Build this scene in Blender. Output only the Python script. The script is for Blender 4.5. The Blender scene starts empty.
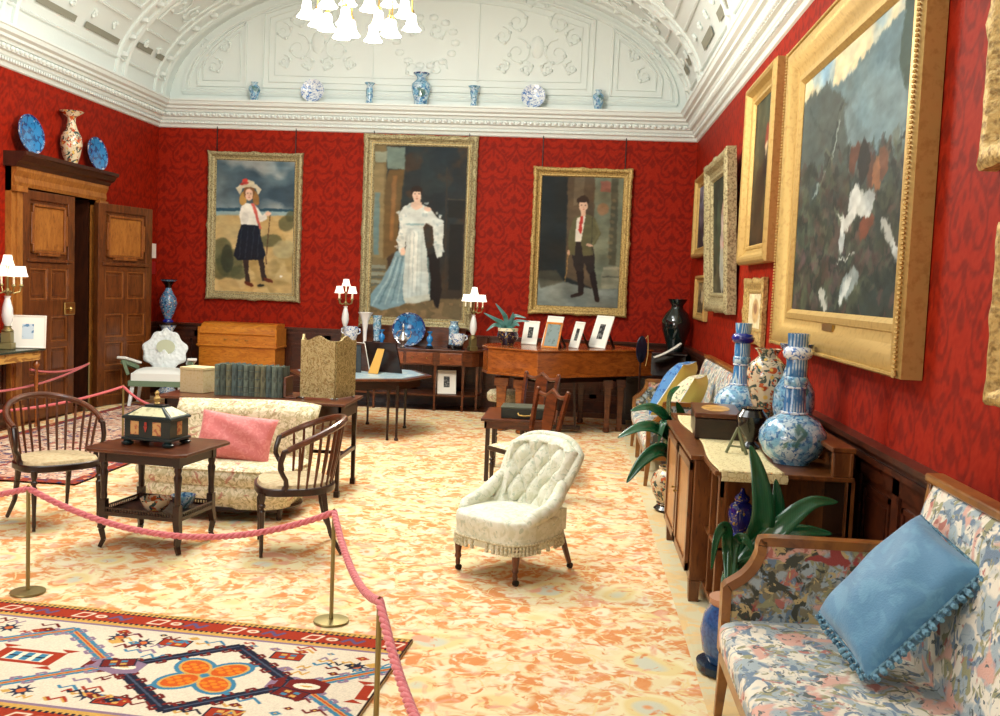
import bpy, math, random
import numpy as np
from mathutils import Matrix, Vector, noise as mnoise
C = bpy.context.scene
COL = C.collection
PI = math.pi
# ---------------------------------------------------------------- camera
EYE = 1.75
def set_camera():
    f, roll = 980.0, math.radians(2.3)
    fwd = np.array([(578-500)/f, (289-358)/f, 1.0]); fwd /= np.linalg.norm(fwd)
    x = np.array([math.cos(roll), math.sin(roll), 0.0]); x -= x.dot(fwd)*fwd; x /= np.linalg.norm(x)
    d = np.cross(fwd, x)
    if d[1] < 0: d = -d
    M = np.stack([x, fwd, -d], 1)            # rows: camera right, down, forward in world axes
    r, dn, fw = M[0], M[1], M[2]
    R = Matrix(((r[0], -dn[0], -fw[0]), (r[1], -dn[1], -fw[1]), (r[2], -dn[2], -fw[2])))
    cam = bpy.data.cameras.new('camera'); o = bpy.data.objects.new('camera', cam); COL.objects.link(o)
    cam.sensor_width = 36; cam.lens = f/1000*36; cam.clip_start = 0.05; cam.clip_end = 60
    o.matrix_world = Matrix.Translation((0, 0, EYE)) @ R.to_4x4()
    C.camera = o
set_camera()
# ---------------------------------------------------------------- light and exposure
vs = C.view_settings
vs.view_transform = 'Standard'; vs.look = 'None'; vs.gamma = 1; vs.use_curve_mapping = False
vs.exposure = 0.0
w = bpy.data.worlds.new('world'); C.world = w; w.use_nodes = True
w.node_tree.nodes['Background'].inputs[0].default_value = (0.85, 0.93, 1, 1)
w.node_tree.nodes['Background'].inputs[1].default_value = 0.35
def area(name, loc, rot, sx, sy, power, col):
    l = bpy.data.lights.new(name, 'AREA'); l.shape = 'RECTANGLE'; l.size = sx; l.size_y = sy
    l.energy = power; l.color = col
    o = bpy.data.objects.new(name, l); COL.objects.link(o); o.location = loc; o.rotation_euler = rot
    return o
area('skylight_lamp', (-2.3, 6.6, 5.85), (0, 0, 0), 1.8, 8.5, 340, (0.93, 0.98, 1.0))
area('bay_window_lamp', (-4.6, -1.0, 2.4), (math.radians(84), 0, math.radians(-24)), 3.6, 2.4, 200, (1.0, 0.97, 0.92))
def point(loc, power, col=(1.0, 0.9, 0.74), r=0.06):
    l = bpy.data.lights.new('bulb_lamp', 'POINT'); l.energy = power; l.color = col; l.shadow_soft_size = r
    o = bpy.data.objects.new('bulb_lamp', l); COL.objects.link(o); o.location = loc
for p in ((-2.25, 8.6, 3.75), (-1.55, 8.6, 3.75), (-1.9, 8.2, 3.7), (-1.9, 9.0, 3.8)):
    point(p, 112)
# ---------------------------------------------------------------- materials
def lin(c):
    return tuple(((v/255)/12.92 if v/255 <= 0.04045 else ((v/255+0.055)/1.055)**2.4) for v in c)
def lin4(c): return lin(c)+(1.0,)
MATS = {}
def mat(name, col, rough=0.5, metal=0.0, layers=(), bump=None, emit=None, coat=0.0, trans=0.0, attr=None, sheen=0.0, spec=0.5):
    """procedural material: base colour plus masked colour layers (kind, scale, lo, hi, colour, stretch, distortion, offset)"""
    if name in MATS: return MATS[name]
    m = bpy.data.materials.new(name); m.use_nodes = True; MATS[name] = m
    nt = m.node_tree; nd, lk = nt.nodes, nt.links
    bs = nd['Principled BSDF']
    bs.inputs['Roughness'].default_value = rough; bs.inputs['Metallic'].default_value = metal
    bs.inputs['Coat Weight'].default_value = coat; bs.inputs['Transmission Weight'].default_value = trans
    bs.inputs['Sheen Weight'].default_value = sheen; bs.inputs['Specular IOR Level'].default_value = spec
    tc = nd.new('ShaderNodeTexCoord')
    def mapped(st, off):
        mp = nd.new('ShaderNodeMapping'); mp.inputs['Scale'].default_value = st; mp.inputs['Location'].default_value = off
        lk.new(tc.outputs['Object'], mp.inputs[0]); return mp.outputs[0]
    def field(kind, scale, st, dist, off):
        v = mapped(st, off)
        if kind != 'noise' and dist:
            n = nd.new('ShaderNodeTexNoise'); n.inputs['Scale'].default_value = scale*0.9; lk.new(v, n.inputs['Vector'])
            mx = nd.new('ShaderNodeMix'); mx.data_type = 'RGBA'; mx.blend_type = 'LINEAR_LIGHT'; mx.clamp_result = False
            mx.inputs[0].default_value = dist/scale
            lk.new(v, mx.inputs[6]); lk.new(n.outputs['Color'], mx.inputs[7]); v = mx.outputs[2]
        if kind == 'noise':
            t = nd.new('ShaderNodeTexNoise'); t.inputs['Distortion'].default_value = dist; t.inputs['Detail'].default_value = 3; out = 'Fac'
        elif kind == 'wave':
            t = nd.new('ShaderNodeTexWave'); out = 'Fac'
        elif kind == 'rings':
            t = nd.new('ShaderNodeTexWave'); t.wave_type = 'RINGS'; t.rings_direction = 'Z'; out = 'Fac'
        elif kind == 'edge':
            t = nd.new('ShaderNodeTexVoronoi'); t.feature = 'DISTANCE_TO_EDGE'; out = 'Distance'
        else:
            t = nd.new('ShaderNodeTexVoronoi'); out = 'Distance'
            if kind == 'rose': t.inputs['Randomness'].default_value = 0.35
        t.inputs['Scale'].default_value = scale; lk.new(v, t.inputs['Vector'])
        return t.outputs[out]
    cur = None
    if attr:
        a = nd.new('ShaderNodeAttribute'); a.attribute_name = attr; cur = a.outputs['Color']
    for (kind, scale, lo, hi, c, st, dist, off) in layers:
        fo = field(kind, scale, st, dist, off)
        mr = nd.new('ShaderNodeMapRange'); mr.inputs[1].default_value = lo; mr.inputs[2].default_value = hi
        lk.new(fo, mr.inputs[0])
        mx = nd.new('ShaderNodeMix'); mx.data_type = 'RGBA'
        lk.new(mr.outputs[0], mx.inputs[0])
        if cur is None: mx.inputs[6].default_value = lin4(col)
        else: lk.new(cur, mx.inputs[6])
        mx.inputs[7].default_value = lin4(c); cur = mx.outputs[2]
    if cur is None: bs.inputs['Base Color'].default_value = lin4(col)
    else: lk.new(cur, bs.inputs['Base Color'])
    if emit:
        bs.inputs['Emission Color'].default_value = lin4(emit[0]); bs.inputs['Emission Strength'].default_value = emit[1]
    if bump:
        kind, scale, strength, st = bump
        fo = field(kind, scale, st, 0, (3, 1, 2))
        b = nd.new('ShaderNodeBump'); b.inputs['Strength'].default_value = strength; b.inputs['Distance'].default_value = 0.01
        lk.new(fo, b.inputs['Height']); lk.new(b.outputs[0], bs.inputs['Normal'])
    return m
O1 = (1, 1, 1); Z0 = (0, 0, 0)
def L(kind, scale, lo, hi, c, st=O1, dist=0.0, off=Z0): return (kind, scale, lo, hi, c, st, dist, off)
def wood(name, c1, c2, st=(1, 1, 0.15), rough=0.3, sc=14, coat=0.15):
    return mat(name, c1, rough, layers=[L('noise', sc, 0.35, 0.7, c2, st, 1.5), L('noise', sc*5, 0.55, 0.75, tuple(int(v*0.8) for v in c2), st, 0.5)], coat=coat)
W_DARK = wood('dark_mahogany', (50, 22, 12), (26, 11, 7), (0.3, 0.3, 1))
W_TABLE = wood('red_brown_mahogany', (104, 54, 26), (66, 30, 14), (0.2, 1, 1))
W_OAK = wood('carved_oak', (112, 60, 22), (74, 36, 12), (1, 1, 0.2), 0.38)
W_OAKP = wood('pale_oak_panel', (172, 112, 48), (140, 82, 32), (1, 1, 0.3), 0.35)
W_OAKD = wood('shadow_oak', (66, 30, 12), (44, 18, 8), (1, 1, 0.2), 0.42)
W_DADO = wood('wainscot_oak', (80, 36, 16), (48, 20, 9), (0.3, 0.3, 0.6), 0.35)
W_SATIN = wood('satinwood', (206, 132, 42), (176, 100, 26), (0.3, 1, 1), 0.28)
W_PIANO = wood('honey_maple', (156, 86, 30), (120, 60, 20), (0.3, 0.3, 1), 0.25, coat=0.4)
W_CAB = wood('walnut_cabinet', (122, 72, 32), (84, 44, 18), (1, 1, 0.2), 0.3)
W_CABL = wood('light_walnut_door', (188, 132, 72), (158, 100, 48), (1, 1, 0.2), 0.3)
W_SOFA = wood('golden_beech', (152, 100, 44), (116, 70, 28), (0.3, 0.3, 0.3), 0.28)
W_BOX = wood('rosewood_box', (44, 22, 12), (26, 12, 8), (0.3, 1, 1), 0.3)
BLACK = mat('black_lacquer', (10, 10, 12), 0.2, coat=0.5)
GOLD = mat('gilt_frame', (196, 166, 100), 0.42, 0.45, [L('noise', 30, 0.5, 0.9, (160, 124, 62))])
GOLDC = mat('carved_gilt', (196, 168, 104), 0.5, 0.35, [L('noise', 45, 0.45, 0.65, (140, 114, 64))], bump=('noise', 40, 0.7, O1))
GOLDG = mat('greyed_gilt', (176, 166, 126), 0.55, 0.3, [L('noise', 50, 0.45, 0.62, (124, 112, 78))], bump=('noise', 45, 0.7, O1))
BRASS = mat('brass', (176, 146, 84), 0.28, 0.9)
BRASSD = mat('dull_brass', (150, 138, 92), 0.4, 0.8)
SILVER = mat('silver', (200, 205, 205), 0.2, 0.9)
PLASTER = mat('white_plaster', (222, 232, 230), 0.75, bump=('noise', 25, 0.12, O1))
RELIEF = mat('modelled_plaster', (222, 230, 226), 0.75, bump=('noise', 9, 0.9, O1))
VENT = mat('grey_vent', (142, 144, 130), 0.8)
SHADE = mat('silk_lampshade', (250, 246, 236), 0.7, emit=((255, 246, 226), 1.2))
FROST = mat('frosted_glass_shade', (255, 252, 245), 0.5, emit=((255, 249, 236), 4.0))
CANDLE = mat('ivory_candle_tube', (246, 240, 224), 0.5)
WHITEP = mat('white_card', (240, 238, 228), 0.7)
WHITEC = mat('white_glazed_china', (236, 238, 238), 0.2, coat=0.4)
PAINTED = mat('oil_paint', (100, 100, 100), 0.6, attr='Col', bump=('noise', 60, 0.05, O1), spec=.2)
BLACKPAPER = mat('dark_print', (30, 34, 36), 0.5, layers=[L('noise', 30, 0.5, 0.6, (120, 120, 116))])
bl = (22, 84, 168)
BW = mat('blue_white_porcelain', (192, 214, 224), 0.14, layers=[L('noise', 11, 0.42, 0.58, (112, 172, 206), O1, 1.2), L('noise', 34, 0.50, 0.60, (58, 112, 164), O1, 1.0, (4, 1, 2)), L('noise', 9, 0.58, 0.66, (70, 112, 110), O1, 1.0, (9, 3, 2))], coat=0.6)
BWL = mat('pale_blue_white_porcelain', (226, 234, 240), 0.16, layers=[L('noise', 30, 0.5, 0.58, (70, 120, 190), O1, 1.5)], coat=0.5)
BWR = mat('ribbed_blue_glaze', (200, 222, 234), 0.16, layers=[L('wave', 20, 0.2, 0.75, (60, 122, 176), (1, 0, 0)), L('noise', 14, .4, .6, (52, 112, 164))], coat=0.5)
BLUEP = mat('blue_plate_glaze', (34, 122, 184), 0.16, layers=[L('noise', 14, 0.50, 0.56, (24, 74, 128), O1, 1.0), L('voro', 16, 0.16, 0.10, (140, 186, 214))], coat=0.6)
BLUED = mat('dark_blue_glaze', (26, 52, 110), 0.12, layers=[L('noise', 22, 0.5, 0.6, (92, 140, 190), O1, 1.0), L('noise', 18, 0.58, 0.62, (196, 204, 214), O1, 1.0, (5, 5, 5))], coat=0.7)
BLUEV = mat('turquoise_blue_glaze', (30, 128, 200), 0.15, coat=0.6)
COBALT = mat('cobalt_glaze', (18, 34, 130), 0.12, layers=[L('noise', 26, 0.60, 0.64, (176, 150, 60), O1, 1.5)], coat=0.7)
COBALTP = mat('plain_cobalt_glaze', (22, 36, 130), 0.12, coat=0.7)
IMARI = mat('imari_porcelain', (216, 200, 168), 0.16, layers=[L('voro', 11, 0.34, 0.28, (178, 72, 34), O1, 0.6), L('noise', 16, 0.53, 0.57, (54, 78, 74), O1, 1.5), L('voro', 15, 0.24, 0.18, (222, 186, 96)), L('noise', 22, 0.58, 0.62, (196, 90, 40), O1, 1.0, (7, 3, 1))], coat=0.6)
CLOIS = mat('cloisonne_enamel', (84, 132, 170), 0.25, layers=[L('voro', 26, 0.30, 0.18, (200, 110, 96), O1, 0.5), L('noise', 30, 0.52, 0.6, (30, 66, 104), O1, 1.0), L('noise', 34, 0.6, 0.64, (206, 204, 190))], coat=0.5)
DKGLAZE = mat('dark_green_glaze', (10, 26, 26), 0.08, coat=0.9)
BLUEPOT = mat('mottled_blue_stoneware', (48, 92, 150), 0.2, layers=[L('noise', 60, 0.4, 0.7, (30, 66, 118))], coat=0.5)
TERRA = mat('terracotta', (190, 140, 110), 0.7)
LEAF = mat('aspidistra_leaf', (16, 74, 44), 0.22, layers=[L('wave', 40, 0.5, 1.0, (22, 92, 52))], coat=0.4)
LEAFD = mat('bromeliad_leaf', (44, 96, 84), 0.3, layers=[L('noise', 8, 0.4, 0.7, (82, 128, 130))])
PINKROPE = mat('pink_rope', (214, 118, 122), 0.8, sheen=0.3, layers=[L('noise', 60, 0.5, 0.7, (186, 84, 92))])
REDROPE = mat('old_rose_rope', (196, 92, 96), 0.8, sheen=0.3)
CANE = mat('pale_woven_seat', (206, 186, 146), 0.7, bump=('wave', 90, 0.3, O1), layers=[L('noise', 40, 0.4, 0.7, (180, 156, 114))])
BROCADE = mat('cream_floral_brocade', (232, 222, 192), 0.75, layers=[L('noise', 13, 0.47, 0.56, (200, 190, 148), O1, 2.5), L('noise', 20, 0.54, 0.6, (172, 160, 118), O1, 2.0, (3, 1, 1)), L('noise', 11, 0.63, 0.68, (190, 136, 116), O1, 1.0)], bump=('noise', 160, 0.25, O1), sheen=0.1)
TUFT = mat('pale_green_damask', (226, 228, 210), 0.7, layers=[L('noise', 12, 0.46, 0.60, (210, 212, 186), O1, 2.0), L('noise', 18, 0.58, 0.63, (190, 200, 178), O1, 2.0, (3, 2, 1))], bump=('noise', 120, 0.2, O1), sheen=0.15)
TASSEL = mat('cream_tassel_fringe', (222, 216, 186), 0.85, layers=[L('noise', 80, 0.4, 0.6, (178, 172, 138))])
PINKF = mat('pink_silk_cushion', (220, 120, 118), 0.6, layers=[L('noise', 24, 0.5, 0.6, (230, 140, 136), O1, 1.5)], sheen=0.3, bump=('noise', 150, 0.2, O1))
BLUEF = mat('powder_blue_damask', (78, 134, 172), 0.6, layers=[L('noise', 9, 0.48, 0.60, (92, 148, 182), O1, 2.0)], sheen=0.3, bump=('noise', 150, 0.2, O1))
BLUET = mat('blue_tassel_yarn', (116, 160, 180), 0.85, layers=[L('noise', 60, 0.45, 0.6, (60, 98, 120))])
def tapestry(name, base, k, extra=()):
    return mat(name, base, 0.8, layers=[
        L('noise', 5*k, 0.47, 0.54, (160, 176, 182), (1, 1, 1), 1.2),
        L('noise', 7*k, 0.55, 0.60, (104, 128, 150), (1, 1.6, 1), 1.4, (4, 4, 4)),
        L('noise', 7*k, 0.57, 0.61, (150, 150, 112), (1.3, 1, 1), 1.5, (9, 2, 5)),
        L('noise', 4.5*k, 0.58, 0.64, (212, 166, 150), (1, 1, 1), 0.6, (1, 7, 2)),
        L('noise', 9*k, 0.62, 0.66, (178, 110, 98), (1, 1, 1), 0.6, (1, 7, 2)),
        L('noise', 11*k, 0.62, 0.66, (84, 96, 96), (1, 1, 1), 2.0, (2, 2, 8))]+list(extra), bump=('noise', 170, 0.3, O1), sheen=0.1)
TAP = tapestry('floral_tapestry', (228, 222, 204), 1.5)
TAPD = tapestry('dark_ground_floral_tapestry', (128, 122, 96), 2.0, [L('noise', 9, 0.52, 0.56, (66, 70, 60), O1, 1.5, (8, 8, 1)), L('noise', 13, 0.60, 0.63, (190, 170, 120), O1, 2.5, (3, 8, 1)), L('noise', 8, 0.63, 0.66, (150, 64, 60), O1, 0.5, (6, 1, 1))])
CUSHA = mat('blue_floral_cushion', (82, 138, 196), 0.7, layers=[L('voro', 11, 0.26, 0.18, (206, 206, 160), O1, 0.5), L('noise', 20, 0.55, 0.6, (40, 90, 160), O1, 1.0)])
CUSHB = mat('posy_print_cushion', (224, 218, 186), 0.7, layers=[L('voro', 22, 0.24, 0.15, (206, 122, 116), O1, 0.4), L('noise', 26, 0.55, 0.6, (120, 150, 110), O1, 1.0), L('voro', 26, 0.18, 0.1, (86, 130, 180), O1, 0.4, (3, 3, 3))])
CUSHY = mat('mustard_cushion_back', (206, 178, 84), 0.7)
CUSHL = mat('pale_blue_cushion', (150, 190, 210), 0.7, layers=[L('noise', 20, 0.5, 0.6, (206, 220, 222), O1, 1.0)])
PAISLEY = mat('gold_paisley_paper', (178, 160, 108), 0.7, layers=[L('rings', 9, 0.45, 0.9, (146, 118, 68), O1, 1.6), L('edge', 20, 0.06, 0.03, (196, 178, 130), O1, 1.0), L('noise', 30, 0.56, 0.66, (136, 120, 74), O1, 1.5)])
PAISLEYD = mat('olive_paisley_paper', (152, 138, 90), 0.7, layers=[L('rings', 9, 0.45, 0.9, (120, 100, 56), O1, 1.6), L('edge', 20, 0.06, 0.03, (178, 160, 112), O1, 1.0)])
CREAMBOX = mat('cream_speckled_box', (206, 190, 148), 0.7, layers=[L('noise', 60, 0.5, 0.65, (196, 176, 126))])
RUNNER = mat('cream_lace_runner', (226, 214, 166), 0.8, layers=[L('edge', 30, 0.08, 0.03, (198, 180, 126), O1, 0.5)], bump=('noise', 90, 0.5, O1))
CASK = mat('green_black_casket', (16, 38, 40), 0.3, coat=0.4)
CASKP = mat('inlaid_peach_panel', (214, 168, 104), 0.5, layers=[L('noise', 40, 0.5, 0.6, (186, 104, 70))])
CASKL = mat('cream_lid_panel', (216, 212, 170), 0.5, layers=[L('noise', 30, 0.5, 0.62, (178, 176, 130))])
WLACE = mat('white_carved_paint', (226, 234, 236), 0.5, bump=('voro', 22, 1.0, O1))
GREENF = mat('green_shadow_fabric', (108, 130, 104), 0.8)  # greenish shade on the white armchair put into the colour
WFAB = mat('white_linen', (232, 236, 232), 0.8)
MARQ = mat('marquetry_gold_wood', (206, 160, 84), 0.35, layers=[L('noise', 22, 0.52, 0.6, (150, 100, 44), (0.3, 1, 1), 1.0)])
BLUEPRINT = mat('blue_map_tabletop', (150, 180, 196), 0.3, layers=[L('noise', 14, 0.5, 0.6, (196, 208, 204), O1, 1.0)])
TAN = mat('tan_leather_strut', (190, 146, 66), 0.6)
TEALF = mat('teal_frame_back', (26, 92, 128), 0.6)
DKRED = mat('red_switch_plate', (150, 26, 30), 0.5)
RIM = mat('black_iron_castor', (16, 15, 15), 0.4, 0.5)
def booktex(i, c): return mat('grey_green_book_cloth_'+'abcd'[i], c, 0.7, layers=[L('noise', 24, 0.48, 0.6, tuple(int(v*0.68) for v in c), (1, 1, 0.3), 0.5)])
BOOKS = [booktex(0, (108, 124, 112)), booktex(1, (86, 106, 104)), booktex(2, (118, 122, 96)), booktex(3, (84, 98, 88))]
# ---------------------------------------------------------------- mesh building
def link(o, parent=None):
    COL.objects.link(o)
    if parent is not None: o.parent = parent
    return o
def tag(o, label=None, cat=None, group=None, kind=None):
    if label: o['label'] = label
    if cat: o['category'] = cat
    if group: o['group'] = group
    if kind: o['kind'] = kind
    return o
def thing(name, label, cat, loc=(0, 0, 0), rz=0.0, group=None, rot=None):
    o = bpy.data.objects.new(name, None); link(o); o.location = loc
    o.rotation_euler = rot if rot else (0, 0, math.radians(rz)); o.empty_display_size = 0.1
    return tag(o, label, cat, group)
def dup(root, loc, rz, label, group=None):
    r = root.copy(); COL.objects.link(r); r.location = loc; r.rotation_euler = (0, 0, math.radians(rz)); r['label'] = label
    if group: r['group'] = group
    for ch in list(root.children):
        c = ch.copy(); COL.objects.link(c); c.parent = r
        for g in list(ch.children):
            d = g.copy(); COL.objects.link(d); d.parent = c
    return r
def RX(a): return Matrix.Rotation(math.radians(a), 4, 'X')
def RY(a): return Matrix.Rotation(math.radians(a), 4, 'Y')
def RZ(a): return Matrix.Rotation(math.radians(a), 4, 'Z')
def T(x, y, z): return Matrix.Translation((x, y, z))
class B:
    def __init__(s): s.v = []; s.f = []
    def add(s, vs, fs, M=None):
        n = len(s.v)
        s.v += [tuple(M @ Vector(p)) if M is not None else tuple(p) for p in vs]
        s.f += [tuple(i+n for i in f) for f in fs]; return s
    def box(s, c, d, M=None, top=(1, 1)):
        x, y, z = d[0]/2, d[1]/2, d[2]/2; tx, ty = top
        vs = [(-x, -y, -z), (x, -y, -z), (x, y, -z), (-x, y, -z), (-x*tx, -y*ty, z), (x*tx, -y*ty, z), (x*tx, y*ty, z), (-x*tx, y*ty, z)]
        vs = [(a+c[0], b+c[1], e+c[2]) for a, b, e in vs]
        return s.add(vs, [(3, 2, 1, 0), (4, 5, 6, 7), (0, 1, 5, 4), (1, 2, 6, 5), (2, 3, 7, 6), (3, 0, 4, 7)], M)
    def b2(s, x0, x1, y0, y1, z0, z1, M=None): return s.box(((x0+x1)/2, (y0+y1)/2, (z0+z1)/2), (abs(x1-x0), abs(y1-y0), abs(z1-z0)), M)
    def bar(s, p, q, w, h=None, w1=None, h1=None, up=(0, 0, 1)):
        p, q = Vector(p), Vector(q); h = w if h is None else h; w1 = w if w1 is None else w1; h1 = h if h1 is None else h1
        d = (q-p).normalized(); u = Vector(up)
        if abs(d.dot(u)) > 0.98: u = Vector((0, 1, 0))
        a = d.cross(u).normalized(); b = a.cross(d).normalized(); vs = []
        for c, ww, hh in ((p, w, h), (q, w1, h1)):
            for i, j in ((-1, -1), (1, -1), (1, 1), (-1, 1)): vs.append(c+a*(i*ww/2)+b*(j*hh/2))
        return s.add(vs, [(3, 2, 1, 0), (4, 5, 6, 7), (0, 1, 5, 4), (1, 2, 6, 5), (2, 3, 7, 6), (3, 0, 4, 7)])
    def lathe(s, prof, c=(0, 0, 0), n=20, M=None, mod=None, closed=True):
        vs = []; fs = []; m = len(prof)
        for (r, z) in prof:
            for k in range(n):
                a = 2*PI*k/n; rr = r*(mod(a, z) if mod else 1)
                vs.append((c[0]+rr*math.cos(a), c[1]+rr*math.sin(a), c[2]+z))
        for i in range(m-1):
            for k in range(n): fs.append((i*n+k, i*n+(k+1) % n, (i+1)*n+(k+1) % n, (i+1)*n+k))
        if closed: fs.append(tuple(range(n-1, -1, -1))); fs.append(tuple((m-1)*n+k for k in range(n)))
        return s.add(vs, fs, M)
    def cyl(s, c, r, z0, z1, n=16, r1=None, M=None): return s.lathe([(r, z0), (r if r1 is None else r1, z1)], c, n, M)
    def tube(s, pts, r, n=8, M=None, closed=False, flat=1.0):
        P = [Vector(p) for p in pts]; m = len(P); R = r if isinstance(r, (list, tuple)) else [r]*m
        vs = []; fs = []; ref = None
        for i in range(m):
            if closed: d = P[(i+1) % m]-P[i-1]
            else: d = P[min(i+1, m-1)]-P[max(i-1, 0)]
            d.normalize()
            if ref is None:
                ref = Vector((0, 0, 1)) if abs(d.z) < 0.9 else Vector((1, 0, 0))
                a = d.cross(ref).normalized()
            else:
                a = (a-d*a.dot(d)).normalized()
            b = d.cross(a)
            for k in range(n):
                t = 2*PI*k/n; vs.append(P[i]+(a*math.cos(t)+b*(math.sin(t)*flat))*R[i])
        for i in range(m if closed else m-1):
            j = (i+1) % m
            for k in range(n): fs.append((i*n+k, i*n+(k+1) % n, j*n+(k+1) % n, j*n+k))
        if not closed: fs.append(tuple(range(n-1, -1, -1))); fs.append(tuple((m-1)*n+k for k in range(n)))
        return s.add(vs, fs, M)
    def prism(s, poly, a0, a1, ax='z', M=None):
        n = len(poly)
        def P(p, a):
            return {'z': (p[0], p[1], a), 'y': (p[0], a, p[1]), 'x': (a, p[0], p[1])}[ax]
        vs = [P(p, a0) for p in poly]+[P(p, a1) for p in poly]
        return s.add(vs, [tuple(range(n-1, -1, -1)), tuple(range(n, 2*n))]+[(i, (i+1) % n, (i+1) % n+n, i+n) for i in range(n)], M)
    def grid(s, fn, nu, nv, cu=False, cv=False, M=None):
        vs = [fn(i/(nu if cu else nu-1), j/(nv if cv else nv-1)) for i in range(nu) for j in range(nv)]; fs = []
        for i in range(nu if cu else nu-1):
            for j in range(nv if cv else nv-1):
                a, b = (i+1) % nu, (j+1) % nv; fs.append((i*nv+j, a*nv+j, a*nv+b, i*nv+b))
        return s.add(vs, fs, M)
    def ell(s, c, r, n=14, m=9, M=None):
        def f(u, v):
            a, b = 2*PI*u, PI*(v-0.5)*0.998; return (c[0]+r[0]*math.cos(b)*math.cos(a), c[1]+r[1]*math.cos(b)*math.sin(a), c[2]+r[2]*math.sin(b))
        return s.grid(f, n, m, cu=True, M=M)
    def frame(s, w, h, prof, wob=None, seg=1):
        """picture frame in XZ around the centre, facing -Y; prof = [(inset, depth)]"""
        vs = []; fs = []; rings = []
        for (ins, dep) in prof:
            x, z = w/2-ins, h/2-ins; ring = []
            cs = [(-x, -z), (x, -z), (x, z), (-x, z)]
            for q in range(4):
                p0, p1 = cs[q], cs[(q+1) % 4]
                for k in range(seg):
                    t = k/seg; px, pz = p0[0]+(p1[0]-p0[0])*t, p0[1]+(p1[1]-p0[1])*t
                    o = wob(px, pz, ins) if wob else 0
                    ring.append((px*(1+o/max(w, 0.1)), -dep-abs(o)*0.3, pz*(1+o/max(h, 0.1))))
            rings.append(ring)
        n = 4*seg
        for r in rings: vs += r
        for i in range(len(rings)-1):
            for k in range(n): fs.append((i*n+k, i*n+(k+1) % n, (i+1)*n+(k+1) % n, (i+1)*n+k))
        return s.add(vs, fs)
    def build(s, name, m, parent=None, smooth=35, bevel=0, segs=2, subd=0, solid=0, loc=None, rot=None):
        me = bpy.data.meshes.new(name); me.from_pydata(s.v, [], s.f); me.update()
        if m: me.materials.append(m)
        if smooth:
            me.polygons.foreach_set('use_smooth', [True]*len(me.polygons)); me.set_sharp_from_angle(angle=math.radians(smooth))
        o = bpy.data.objects.new(name, me); link(o, parent)
        if loc: o.location = loc
        if rot: o.rotation_euler = rot
        if solid:
            k = o.modifiers.new('s', 'SOLIDIFY'); k.thickness = solid; k.offset = 0
        if bevel:
            k = o.modifiers.new('b', 'BEVEL'); k.width = bevel; k.segments = segs; k.limit_method = 'ANGLE'; k.angle_limit = math.radians(40)
        if subd:
            k = o.modifiers.new('u', 'SUBSURF'); k.levels = subd; k.render_levels = subd
        return o
def fastmesh(name, V, F, m, parent=None, col=None, smooth=True):
    me = bpy.data.meshes.new(name); nv, nf = len(V), len(F)
    me.vertices.add(nv); me.vertices.foreach_set('co', np.asarray(V, np.float32).ravel())
    me.loops.add(nf*4); me.loops.foreach_set('vertex_index', np.asarray(F, np.int32).ravel())
    me.polygons.add(nf); me.polygons.foreach_set('loop_start', np.arange(0, nf*4, 4, dtype=np.int32))
    me.polygons.foreach_set('use_smooth', [smooth]*nf)
    me.update(calc_edges=True); me.validate()
    if col is not None:
        a = me.color_attributes.new('Col', 'FLOAT_COLOR', 'POINT')
        c = np.ones((nv, 4), np.float32); s = np.clip(col, 0, 1)
        c[:, :3] = np.where(s <= 0.04045, s/12.92, ((s+0.055)/1.055)**2.4); a.data.foreach_set('color', c.ravel())
    me.materials.append(m); o = bpy.data.objects.new(name, me); return link(o, parent)
def gridfaces(nu, nv, off=0):
    i, j = np.meshgrid(np.arange(nu-1), np.arange(nv-1), indexing='ij'); a = i*nv+j+off
    return np.stack([a, a+nv, a+nv+1, a+1], -1).reshape(-1, 4)
# ---------------------------------------------------------------- painted surfaces (numpy rasters carried as a colour attribute)
rng = np.random.RandomState(5)
def smoothnoise(h, w, cells, seed=0, octv=3, aspect=1.0):
    r = np.random.RandomState(seed); out = np.zeros((h, w)); amp = 1.0; tot = 0
    for o in range(octv):
        c = cells*(2**o); gy, gx = max(2, int(c)+2), max(2, int(c*w/h*aspect)+2)
        g = r.rand(gy, gx); yy = np.linspace(0, gy-1.001, h); xx = np.linspace(0, gx-1.001, w)
        y0, x0 = yy.astype(int), xx.astype(int); fy, fx = (yy-y0)[:, None], (xx-x0)[None]
        fy = fy*fy*(3-2*fy); fx = fx*fx*(3-2*fx)
        out += amp*(g[y0][:, x0]*(1-fy)*(1-fx)+g[y0+1][:, x0]*fy*(1-fx)+g[y0][:, x0+1]*(1-fy)*fx+g[y0+1][:, x0+1]*fy*fx); tot += amp; amp *= 0.5
    return out/tot
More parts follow.
